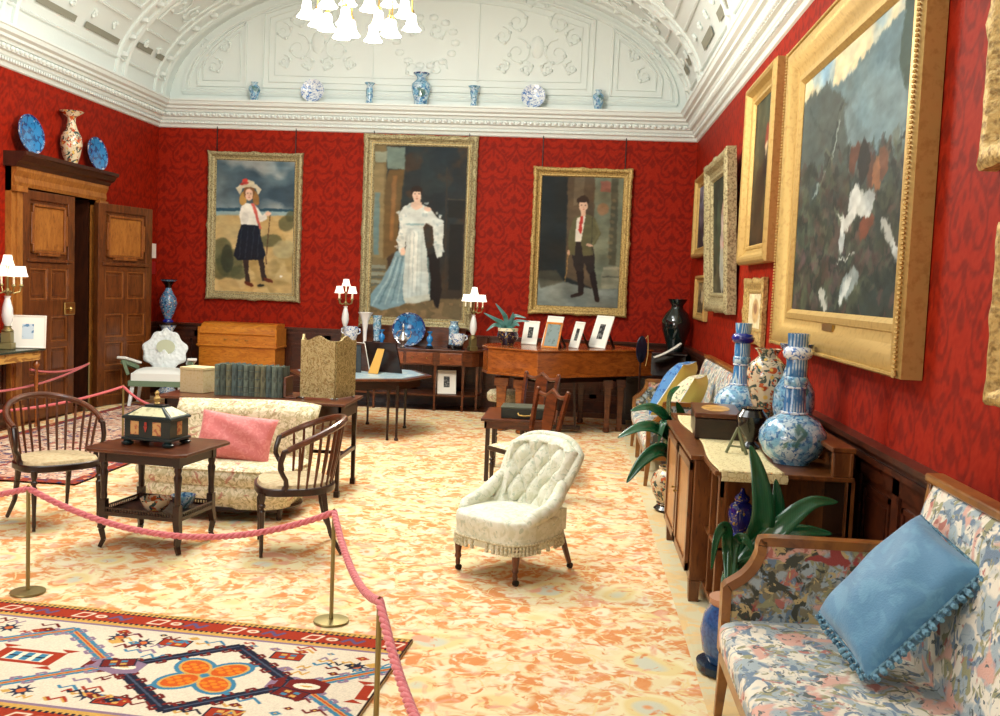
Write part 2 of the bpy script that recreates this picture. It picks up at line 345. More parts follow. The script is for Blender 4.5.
class Cv:
    """small painter; drawing coordinates are mapped from a quad (TL,TR,BR,BL) onto the canvas by homography"""
    def __init__(s, nx, ny, quad, bg):
        s.w, s.h = nx, ny; s.a = np.zeros((ny, nx, 3)); s.a[:] = np.array(bg)/255.0
        dst = [(0, 0), (nx, 0), (nx, ny), (0, ny)]; A = []; bb = []
        for (x, y), (u, v) in zip(quad, dst):
            A.append([x, y, 1, 0, 0, 0, -u*x, -u*y]); bb.append(u); A.append([0, 0, 0, x, y, 1, -v*x, -v*y]); bb.append(v)
        s.H = np.append(np.linalg.solve(np.array(A, float), np.array(bb, float)), 1).reshape(3, 3)
        s.Y, s.X = np.mgrid[0:ny, 0:nx]+0.5
    def m(s, pts):
        p = np.c_[np.array(pts, float), np.ones(len(pts))] @ s.H.T; return p[:, :2]/p[:, 2:]
    def mask(s, P, soft=0.0):
        inside = np.zeros((s.h, s.w), bool); n = len(P)
        x0, y0 = np.floor(P.min(0)).astype(int)-1; x1, y1 = np.ceil(P.max(0)).astype(int)+1
        x0, y0, x1, y1 = max(x0, 0), max(y0, 0), min(x1, s.w), min(y1, s.h)
        if x1 <= x0 or y1 <= y0: return inside.astype(float)
        X, Y = s.X[y0:y1, x0:x1], s.Y[y0:y1, x0:x1]; I = np.zeros(X.shape, bool)
        for i in range(n):
            ax, ay = P[i]; bx, by = P[(i+1) % n]
            if ay == by: continue
            I ^= ((ay > Y) != (by > Y)) & (X < (bx-ax)*(Y-ay)/(by-ay)+ax)
        inside[y0:y1, x0:x1] = I; k = inside.astype(float)
        for _ in range(int(soft)):
            k = (k+np.roll(k, 1, 0)+np.roll(k, -1, 0)+np.roll(k, 1, 1)+np.roll(k, -1, 1))/5
        return k
    def put(s, k, col): s.a += (np.array(col)/255.0-s.a)*k[..., None]
    def poly(s, pts, col, soft=1, op=1.0): s.put(s.mask(s.m(pts), soft)*op, col); return s
    def ell(s, cx, cy, rx, ry, col, rot=0, soft=1, op=1.0):
        t = np.linspace(0, 2*PI, 26)[:-1]; c, n = math.cos(math.radians(rot)), math.sin(math.radians(rot))
        p = np.c_[cx+rx*np.cos(t)*c-ry*np.sin(t)*n, cy+rx*np.cos(t)*n+ry*np.sin(t)*c]; return s.poly(p, col, soft, op)
    def line(s, pts, wd, col, soft=1, op=1.0, wd1=None):
        pts = [np.array(p, float) for p in pts]; n = len(pts)
        for i in range(n-1):
            w0 = wd+(0 if wd1 is None else (wd1-wd)*i/(n-1)); w1 = wd+(0 if wd1 is None else (wd1-wd)*(i+1)/(n-1))
            d = pts[i+1]-pts[i]; d /= (np.linalg.norm(d)+1e-9); q = np.array([-d[1], d[0]])
            s.poly([pts[i]-q*w0/2-d*w0*.2, pts[i+1]-q*w1/2+d*w1*.2, pts[i+1]+q*w1/2+d*w1*.2, pts[i]+q*w0/2-d*w0*.2], col, soft, op)
        return s
    def finish(s, amp=2.2, cells=26, seed=7, grain=.10, dark=1.0):
        """brush-like break-up: warp the drawing with noise, then vary it in strokes"""
        for ce, am in ((cells, amp), (cells*2.2, amp*.55)):
            dx = (smoothnoise(s.h, s.w, ce, seed, 2)-.5)*2*am*1.6; dy = (smoothnoise(s.h, s.w, ce, seed+5, 2)-.5)*2*am*1.6
            yi = np.clip((s.Y-.5+dy).round().astype(int), 0, s.h-1); xi = np.clip((s.X-.5+dx).round().astype(int), 0, s.w-1); s.a = s.a[yi, xi]
        st = smoothnoise(s.h, s.w, cells*1.3, seed+9, 3, .5)-.5; s.a *= (1+grain*2*st)[..., None]
        tint = smoothnoise(s.h, s.w, 6, seed+11, 2)-.5; s.a += tint[..., None]*np.array((.05, .0, -.04)); s.a = np.clip(s.a*dark, 0, 1); return s
    def mottle(s, cells, amp, seed=1, cols=None, lo=0.45, hi=0.7, aspect=1.0):
        n = smoothnoise(s.h, s.w, cells, seed, 3, aspect)
        if cols is None: s.a *= (1+amp*(n-0.5)*2)[..., None]
        else: s.put(np.clip((n-lo)/(hi-lo), 0, 1)*amp, cols)
        return s
    def grad(s, c0, c1, y0=0.0, y1=1.0):
        t = np.clip((s.Y/s.h-y0)/(y1-y0), 0, 1)[..., None]; s.a = np.array(c0)/255.0*(1-t)+np.array(c1)/255.0*t; return s
def canvas_mesh(name, cv, w, h, parent, m, y=0.0, x0=None, z0=None):
    """flat painted panel in XZ facing -Y"""
    xs = np.linspace(-w/2, w/2, cv.w) if x0 is None else np.linspace(x0, x0+w, cv.w)
    zs = np.linspace(h/2, -h/2, cv.h) if z0 is None else np.linspace(z0+h, z0, cv.h)
    Xg, Zg = np.meshgrid(xs, zs, indexing='ij'); V = np.stack([Xg, np.full(Xg.shape, y), Zg], -1).reshape(-1, 3)
    F = gridfaces(cv.w, cv.h)[:, ::-1]
    return fastmesh(name, V, F, m, parent, cv.a.transpose(1, 0, 2).reshape(-1, 3))
# ---------------------------------------------------------------- the room
XL, XR, YB, YF, ZD, ZC = -6.17, 1.57, 14.0, -1.5, 1.03, 3.88
def damask_tile():
    W, H = 96, 138; q = [(0, 0), (64, 0), (64, 92), (0, 92)]; c = Cv(W, H, q, (0, 0, 0))
    on = (255, 255, 255)
    for (ox, oy) in ((32, 23), (0, 69), (64, 69), (32, 115), (32, -69+0), (0, -23), (64, -23), (32, 207)):
        for sg in (-1, 1):
            def P(*p): return [(ox+sg*x, oy+y) for x, y in p]
            c.line(P((0, 26), (7, 20), (14, 14), (19, 5), (19, -4), (14, -10), (8, -9), (7, -4), (10, -1)), 2.6, on)
            c.line(P((3, -16), (9, -20), (16, -19), (21, -13), (24, -5)), 2.2, on)
            c.line(P((0, -22), (5, -30), (12, -35), (15, -31), (11, -27)), 1.8, on)
            c.line(P((19, 5), (25, 10), (28, 18)), 1.8, on)
            c.ell(ox+sg*13, oy+4, 2.2, 5, on, sg*30); c.ell(ox+sg*21, oy-17, 2.4, 5, on, sg*60); c.ell(ox+sg*6, oy+12, 1.6, 4, on, sg*35)
            c.ell(ox+sg*26, oy+14, 2, 4.5, on, -sg*30); c.ell(ox+sg*10, oy-33, 1.6, 4, on, sg*60)
            c.ell(ox+sg*14, oy+20, 2, 4, on, sg*50)
        c.poly([(ox-6, oy-3), (ox, oy-9), (ox+6, oy-3), (ox, oy+7)], on); c.ell(ox, oy+27, 4, 6, on); c.ell(ox, oy-18, 3, 5, on); c.ell(ox, oy+17, 1.4, 6, on)
        c.poly([(ox-5, oy-38), (ox, oy-45), (ox+5, oy-38), (ox, oy-30)], on)
    return c.a[..., 0]
TILE = damask_tile()
def wallpaper(u, v, seed):
    th, tw = TILE.shape; iu = ((u/0.64) % 1)*tw; iv = ((v/0.92) % 1)*th
    m = TILE[np.clip(iv.astype(int), 0, th-1), np.clip(iu.astype(int), 0, tw-1)]
    n = np.random.RandomState(seed).rand(len(u))
    base = np.array((150, 31, 9))/255; dark = np.array((98, 16, 8))/255
    return base+(dark-base)*(m*0.58)[:, None]+((n-0.5)*0.05)[:, None]
WALLP = mat('red_silk_damask', (180, 30, 20), 0.62, attr='Col', spec=0.12)
def paperwall(name, rects, pos, step, seed, flip=False):
    Vs, Fs, Cs, off = [], [], [], 0
    for (u0, u1, v0, v1) in rects:
        nu, nv = max(2, int((u1-u0)/step)+1), max(2, int((v1-v0)/step)+1)
        U, V = np.meshgrid(np.linspace(u0, u1, nu), np.linspace(v0, v1, nv), indexing='ij'); U, V = U.ravel(), V.ravel()
        Vs.append(pos(U, V)); F = gridfaces(nu, nv, off); Fs.append(F[:, ::-1] if flip else F); Cs.append(wallpaper(U, V, seed)); off += nu*nv
    o = fastmesh(name, np.concatenate(Vs), np.concatenate(Fs), WALLP, None, np.concatenate(Cs)); tag(o, kind='structure'); return o
def S(o): return tag(o, kind='structure')
paperwall('wall_back', [(XL, XR, ZD-0.05, ZC+0.05)], lambda u, v: np.stack([u, np.full(u.shape, YB), v], -1), 0.0125, 1)
paperwall('wall_right', [(YF, 2.0, ZD-.05, ZC+.05), (2.0, YB, ZD-0.05, ZC+0.05)], lambda u, v: np.stack([np.full(u.shape, XR), u, v], -1), 0.016, 2, True)
DY0, DY1, DZ = 10.38, 12.0, 2.62
paperwall('wall_left', [(YF, DY0, ZD-0.05, ZC+0.05), (DY0, DY1, DZ, ZC+0.05), (DY1, YB, ZD-0.05, ZC+0.05)], lambda u, v: np.stack([np.full(u.shape, XL), u, v], -1), 0.02, 3)
# wainscot: one mesh on each wall
def wainscot(b, L0, L1, place, pitch=0.62):
    """place(s, p, z) -> world point; s along the wall, p out from the wall"""
    def bx(s0, s1, p0, p1, z0, z1):
        vs = [place(*q) for q in ((s0, p0, z0), (s1, p0, z0), (s1, p1, z0), (s0, p1, z0), (s0, p0, z1), (s1, p0, z1), (s1, p1, z1), (s0, p1, z1))]
        b.add(vs, [(3, 2, 1, 0), (4, 5, 6, 7), (0, 1, 5, 4), (1, 2, 6, 5), (2, 3, 7, 6), (3, 0, 4, 7)])
    bx(L0, L1, -.02, .02, 0, 1.0); bx(L0, L1, 0, .05, 0, .17); bx(L0, L1, 0, .04, .17, .2); bx(L0, L1, 0, .035, .2, .26); bx(L0, L1, 0, .035, .84, .93)
    bx(L0, L1, 0, .06, .93, .96); bx(L0, L1, 0, .045, .96, 1.0); bx(L0, L1, 0, .085, 1.0, 1.03)
    n = max(1, round((L1-L0)/pitch)); d = (L1-L0)/n
    for i in range(n+1): bx(max(L0, L0+i*d-.05), min(L1, L0+i*d+.05), 0, .035, .2, .93)
    for i in range(n):
        a, c = L0+i*d+.09, L0+(i+1)*d-.09
        for (s0, s1, z0, z1) in ((a, c, .3, .325), (a, c, .775, .80), (a, a+.025, .3, .8), (c-.025, c, .3, .8)): bx(s0, s1, 0, .032, z0, z1)
        bx(a+.06, c-.06, 0, .028, .36, .74)
b = B(); wainscot(b, XL, XR, lambda s, p, z: (s, YB-p, z)); S(b.build('trim_1', W_DADO, smooth=0))
b = B(); wainscot(b, YF, YB, lambda s, p, z: (XR-p, s, z)); S(b.build('trim_2', W_DADO, smooth=0))
b = B(); wainscot(b, YF, DY0-.25, lambda s, p, z: (XL+p, s, z)); wainscot(b, DY1+.25, YB, lambda s, p, z: (XL+p, s, z)); S(b.build('trim_3', W_DADO, smooth=0))
S(B().b2(XL-.3, XR+.3, YF-.2, YF, 0, 6.4).build('wall_front', mat('pale_wall', (200, 190, 175), .8), smooth=0))
S(B().b2(XL-1.2, XR+.3, YF-.2, YB+.2, -.06, 0).build('floor', wood('floor_boards', (110, 62, 30), (80, 40, 18), (1, .1, 1)), smooth=0))
# cornice
PR = [(0, 3.85), (.02, 3.86), (.035, 3.90), (.06, 3.91), (.06, 3.94), (.085, 3.96), (.095, 3.99), (.13, 4.00), (.13, 4.055), (.155, 4.06), (.17, 4.09), (.205, 4.10), (.21, 4.13), (.25, 4.15), (.265, 4.19), (.28, 4.20), (.28, 4.225), (0, 4.23)]
b = B(); vs = []
for (p, z) in PR: vs += [(XL+p, YF, z), (XL+p, YB-p, z), (XR-p, YB-p, z), (XR-p, YF, z)]
b.add(vs, [(i*4+k, i*4+k+1, i*4+4+k+1, i*4+4+k) for i in range(len(PR)-1) for k in range(3)]); S(b.build('trim_4', PLASTER, smooth=25))
b = B()
def eggs(place, L0, L1):
    n = int((L1-L0)/0.085)
    for i in range(n):
        s = L0+(i+.5)*(L1-L0)/n
        b.ell(place(s, .135), (.034, .034, .026), 6, 5)
    m = int((L1-L0)/0.05)
    for i in range(m):
        s = L0+(i+.5)*(L1-L0)/m; x, y, z = place(s, .07); b.box((x, y, 3.925), (.024, .024, .03))
eggs(lambda s, p: (s, YB-p, 4.028), XL+.14, XR-.14); eggs(lambda s, p: (XL+p, s, 4.028), 6.5, YB-.14); eggs(lambda s, p: (XR-p, s, 4.028), 5.5, YB-.14)
S(b.build('trim_5', PLASTER, smooth=60))
# lunette wall and vault
VX, VA, VB, VZ = -2.3, 3.72, 1.87, 4.2
def vault(y, deg, off=0.0):
    a = math.radians(deg); return (VX-(VA-off)*math.cos(a), y, VZ+(VB-off)*math.sin(a))
b = B(); b.grid(lambda u, v: vault(YF+(YB-YF)*u, 180*v), 2, 65); o = S(b.build('ceiling', PLASTER, smooth=60))
b = B(); pts = [(VX-VA*math.cos(math.radians(a)), VZ+VB*math.sin(math.radians(a))) for a in range(0, 181, 4)]; b.prism(pts, YB-.0, YB+.1, 'y'); S(b.build('wall_lunette', PLASTER, smooth=0))
b = B(); b.b2(XL-.1, XL+.25, YF, YB, 4.18, 4.22); b.b2(XR-.25, XR+.1, YF, YB, 4.18, 4.22); S(b.build('trim_6', PLASTER, smooth=0))
def arcpts(a, bb, z0, d0, d1, n=40, cx=-2.28, y=YB-.005): return [(cx-a*math.cos(math.radians(d0+(d1-d0)*i/n)), y, z0+bb*math.sin(math.radians(d0+(d1-d0)*i/n))) for i in range(n+1)]
b = B(); yl = YB-.01
def tb(pts, r, closed=False): b.tube(pts, r, 5, closed=closed)
for k, r in ((0, .035), (.07, .018)):
    tb(arcpts(3.53-k, 1.60-k, 4.36+k*.6, 0, 180, 60), r); tb([(-5.81+k, yl, 4.36+k*.6), (1.25-k, yl, 4.36+k*.6)], r)
def arcz(x, a=3.36, bb=1.46, z0=4.44): return z0+bb*math.sqrt(max(0, 1-((x+2.28)/a)**2))
def panel(x0, x1, ins, r):
    x0 += ins; x1 -= ins; z0 = 4.46+ins; top = [(x0+(x1-x0)*i/24, yl, max(z0+.01, arcz(x0+(x1-x0)*i/24)-ins)) for i in range(25)]
    tb([(x0, yl, z0)]+top+[(x1, yl, z0)], r, True)
for ins, r in ((0, .022), (.08, .014), (.17, .01)):
    panel(-5.6, -4.9, ins, r) if ins < .15 else None; panel(-4.64, .07, ins, r); panel(.33, 1.03, ins, r) if ins < .15 else None
for x in (-3.05, -1.55): tb([(x, yl, 4.6), (x, yl, 5.7)], .012)
S(b.build('trim_7', PLASTER, smooth=50))
# modelled plaster scrolls: acanthus-like spirals on the lunette and on the vault
random.seed(11); b = B()
def spiral(fn, cx, cy, r, turns=1.4, sg=1, th0=0.0, rad=.014, n=16):
    P = []
    for i in range(n+1):
        t = i/n; rr = r*(1-t*.85); a = th0+sg*t*turns*2*PI; P.append(fn(cx+rr*math.cos(a), cy+rr*math.sin(a)))
    b.tube(P, [rad*(1-.5*i/n) for i in range(n+1)], 5)
    for k in (2, 5, 8):
        x, y, z = P[k]; b.ell((x, y, z), (rad*2.2, rad*2.2, rad*2.2), 6, 4)
ln = lambda x, z: (x, YB-.012, z)
for cx in (-3.85, -.72):
    for sg in (-1, 1):
        for (dx, dz, r) in ((.28, .0, .2), (.3, .42, .16), (.14, .72, .11), (.5, .22, .13), (.15, -.22, .1), (.48, -.2, .1)):
            spiral(ln, cx+sg*dx, 5.02+dz, r, 1.4, sg, PI/2)
    b.ell((cx, YB, 5.1), (.1, .03, .16), 10, 6)
for sg in (-1, 1):
    for k in range(7):
        a = math.radians(-80+k*26); b.ell((-2.3+sg*.42*math.cos(a), YB, 5.15+.34*math.sin(a)), (.07, .025, .05), 8, 5)
    spiral(ln, -2.3+sg*.18, 4.78, .14, 1.2, sg, 0); spiral(ln, -2.3+sg*.16, 5.3, .13, 1.3, -sg, 0)
    for (dx, dz, r) in ((.2, .02, .12), (.34, .3, .1), (.05, .32, .08)):
        cxs = -5.3 if sg < 0 else .73
        spiral(ln, cxs-sg*(dx-.25), 4.72+dz, r, 1.3, sg, PI/2)
S(b.build('trim_8', PLASTER, smooth=60))
# vault mouldings: ribs across, ribs along, then scroll relief between
b = B()
for y, r in ((13.72, .04), (13.45, .025), (12.52, .04), (12.30, .03), (10.02, .04), (9.80, .03), (7.2, .04), (7.0, .03)):
    tb([vault(y, a, .01) for a in range(0, 181, 4)], r)
for (y0, y1) in ((12.56, 13.42), (10.06, 12.26), (7.24, 9.76)):
    for d in (22, 27, 62, 66, 90):
        for s in (d, 180-d): tb([vault(y0+.08, s, .01), vault(y1-.08, s, .01)], .02)
    for d0, d1 in ((27, 62), (118, 153)):
        for y in (y0+.12, y1-.12): tb([vault(y, d0+(d1-d0)*i/8, .01) for i in range(9)], .018)
for s in (8, 172):
    tb([vault(YF+1, s, .01), vault(13.7, s, .01)], .02)
S(b.build('trim_9', PLASTER, smooth=50))
b = B(); random.seed(3)
for y0, y1 in ((12.6, 13.4), (10.2, 12.15), (7.4, 9.6)):
    for dl in (34, 44, 54, 74, 84, 17.5):
        ny = max(2, int((y1-y0)/.42))
        for i in range(ny):
            yy = y0+(i+.5)*(y1-y0)/ny
            for side in (0, 1):
                fn = lambda p, q, side=side: vault(p, (q*26) if not side else 180-q*26, .02)
                spiral(fn, yy, dl/26, .17 if dl > 20 else .05, 1.4, 1 if (i+int(dl)) % 2 else -1, random.random()*6, .013, 12)
for d in range(10, 172, 7):
    for y in (13.58, 12.41, 9.91):
        b.ell(vault(y, d, .01), (.07, .06, .05), 6, 4)
S(b.build('trim_10', PLASTER, smooth=60))
b = B()
def slot(y0, y1, d0, d1):
    n = 4; b.grid(lambda u, v: vault(y0+(y1-y0)*u, d0+(d1-d0)*v, .02), 2, n)
for (y0, y1, d0) in ((10.30, 11.12, 12), (11.33, 12.18, 12), (12.62, 13.05, 14.5), (13.2, 13.42, 14.5), (7.9, 8.7, 12), (8.9, 9.6, 12)): slot(y0, y1, d0, d0+2.2)
for (y0, y1, d0) in ((9.9, 10.5, 11), (10.95, 11.72, 11), (12.62, 12.95, 14), (13.1, 13.35, 13)): slot(y0, y1, 180-d0-3, 180-d0)
S(b.build('trim_11', VENT, smooth=30))
# ---------------------------------------------------------------- doorway on the left wall
b = B()
for (y0, y1) in ((DY0-.22, DY0), (DY1, DY1+.22)):
    b.b2(XL, XL+.07, y0, y1, 0, 2.66); b.b2(XL, XL+.11, y0+.02, y1-.02, 0, .22); b.b2(XL, XL+.10, y0+.05, y1-.05, .22, 1.62)
    b.b2(XL, XL+.12, y0+.02, y1-.02, 1.62, 1.72); b.b2(XL, XL+.09, y0+.08, y1-.08, 1.72, 2.6); b.b2(XL, XL+.13, y0, y1, 2.56, 2.62)
b.b2(XL, XL+.07, DY0-.22, DY1+.22, 2.62, 2.9)
b.prism([(XL, 2.62), (XL+.09, 2.62), (XL+.11, 2.66), (XL+.10, 2.72), (XL+.13, 2.78), (XL+.13, 2.82), (XL, 2.82)], DY0-.22, DY1+.22, 'y')
b.prism([(XL-.3, DZ), (XL, DZ), (XL, DZ+.02), (XL-.3, DZ+.02)], DY0, DY1, 'y')
o = S(b.build('trim_12', W_OAKP, smooth=0))
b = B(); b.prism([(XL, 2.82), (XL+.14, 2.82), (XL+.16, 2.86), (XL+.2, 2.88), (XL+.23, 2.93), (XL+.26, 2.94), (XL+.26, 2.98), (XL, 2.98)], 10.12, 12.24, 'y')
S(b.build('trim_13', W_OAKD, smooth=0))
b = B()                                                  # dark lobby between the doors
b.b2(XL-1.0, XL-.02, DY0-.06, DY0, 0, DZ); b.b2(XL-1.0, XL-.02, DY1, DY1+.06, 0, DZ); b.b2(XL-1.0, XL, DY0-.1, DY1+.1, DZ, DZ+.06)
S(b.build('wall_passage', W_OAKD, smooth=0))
def door_leaf(name, wd, ht, loc, rz, m_frame, m_panel, lock=False, knobx=None):
    t = thing(name, None, None, loc, rz); tag(t, kind='structure')
    b = B(); b.b2(0, wd, -.006, .006, 0, ht)
    for x0, x1 in ((0, .13), (wd-.13, wd)): b.b2(x0, x1, -.038, .038, 0, ht)
    rails = [(0, .12), (.46, .51), (.82, .88), (1.18, 1.37), (1.73, 1.79), (ht-.1, ht)]
    for z0, z1 in rails: b.b2(.12, wd-.12, -.036, .036, z0, z1)
    b.b2(wd/2-.035, wd/2+.035, -.034, .034, .1, 1.76); b.b2(.06, wd-.06, -.06, .06, 1.80, 1.84)
    b.build('door_frame', m_frame, t, smooth=0, bevel=.006)
    q = B(); z0, z1 = 1.90, ht-.14; x0, x1 = .18, wd-.18
    for (a, c, e, f) in ((x0, x1, z0, z0+.03), (x0, x1, z1-.03, z1), (x0, x0+.03, z0, z1), (x1-.03, x1, z0, z1), (x0-.03, x0, z0+.1, z1-.1), (x1, x1+.03, z0+.1, z1-.1), (x0+.12, x1-.12, z0-.03, z0)): q.b2(a, c, -.045, .045, e, f)
    q.build('panel_moulding', wood('lit_oak_moulding', (146, 86, 36), (112, 60, 22), (1, 1, .2), .35), t, smooth=0, bevel=.006)  # highlight along the moulding edges put into a lighter oak colour
    B().b2(x0+.03, x1-.03, -.02, .02, z0+.03, z1-.03).build('upper_panel', m_panel, t, smooth=0, bevel=.008)
    for (e, f) in ((.12, .46), (.51, .82), (.88, 1.18), (1.37, 1.73)):
        for a, c in ((.13, wd/2-.035), (wd/2+.035, wd-.13)):
            p = B(); q = B()
            for (g, h, i, j) in ((a, c, e, e+.02), (a, c, f-.02, f), (a, a+.02, e, f), (c-.02, c, e, f)): q.b2(g, h, -.030, .030, i, j)
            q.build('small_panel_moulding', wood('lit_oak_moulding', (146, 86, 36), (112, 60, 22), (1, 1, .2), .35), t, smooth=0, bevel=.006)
            p.b2(a+.015, c-.015, -.010, .010, e+.015, f-.015); p.b2(a+.05, c-.05, -.018, .018, e+.05, f-.05)
            p.build('small_panel', m_frame, t, smooth=0, bevel=.006)
    if lock:
        k = B(); k.b2(wd-.22, wd-.01, -.06, -.036, 1.19, 1.34); lk = k.build('lock_box', BRASS, t, smooth=0, bevel=.01)
        B().lathe([(.012, 0), (.012, .03), (.03, .04), (.034, .06), (.02, .078)], n=14, M=T(wd-.19, -.06, 1.26) @ RX(90)).build('door_knob', BRASS, lk)
    return t
door_leaf('door_1', .99, 2.59, (XL+.03, DY0+.01, .01), 86, W_OAK, W_OAKP, lock=True)
door_leaf('door_2', 1.02, 2.58, (XL+.11, DY1-.05, .01), 75.5, W_OAK, W_OAKP)
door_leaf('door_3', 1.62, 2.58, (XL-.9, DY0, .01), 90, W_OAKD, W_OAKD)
# ---------------------------------------------------------------- floor coverings
CARPET = mat('orange_cream_floral_carpet', (216, 142, 84), 0.95, spec=.1, layers=[
    L('noise', 2.0, .40, .65, (222, 158, 104), O1, .5),
    L('noise', 6, .46, .56, (228, 212, 168), (1, 1, 1), 1.2),
    L('noise', 11, .52, .60, (230, 218, 184), (1, 1, 1), .9, (3, 9, 0)),
    L('edge', 5.2, .03, .01, (228, 206, 152), O1, .5),
    L('rose', 4.1, .27, .20, (232, 222, 190), O1, .5, (.3, .2, 0)),
    L('rose', 4.1, .11, .06, (222, 176, 140), O1, .4, (.3, .2, 0)),
    L('rose', 1.9, .36, .28, (232, 220, 176), O1, .45, (.25, .25, 0)),
    L('rose', 1.9, .25, .20, (226, 206, 148), O1, .4, (.25, .25, 0)),
    L('rose', 1.9, .16, .11, (204, 204, 182), O1, .35, (.25, .25, 0)),
    L('rose', 1.9, .06, .03, (222, 160, 110), O1, .3, (.25, .25, 0)),
    L('noise', 12, .56, .66, (216, 142, 88), O1, 1.0, (7, 7, 0)),
    L('noise', 6, .58, .68, (224, 168, 138), O1, 1.0, (2, 5, 0))], bump=('noise', 220, .3, O1))
o = B().b2(-6.0, .62, -1.2, 13.3, 0.0, .010).build('fitted_carpet', CARPET, smooth=0)
tag(o, 'large orange and cream floral carpet covering the drawing room floor', 'carpet')
BORD = mat('cream_carpet_border', (214, 204, 168), .95, spec=.1, layers=[L('noise', 3.5, .5, .62, (222, 192, 140), O1, 1.0), L('noise', 9, .56, .62, (228, 196, 140), O1, 1.0)], bump=('noise', 220, .3, O1))
b = B(); b.b2(.62, .93, -1.2, 13.3, .0, .010)
for x in (.635, .66, .905): b.b2(x, x+.012, -1.2, 13.3, .010, .0115)
b.build('pale_border', BORD, o, smooth=0)
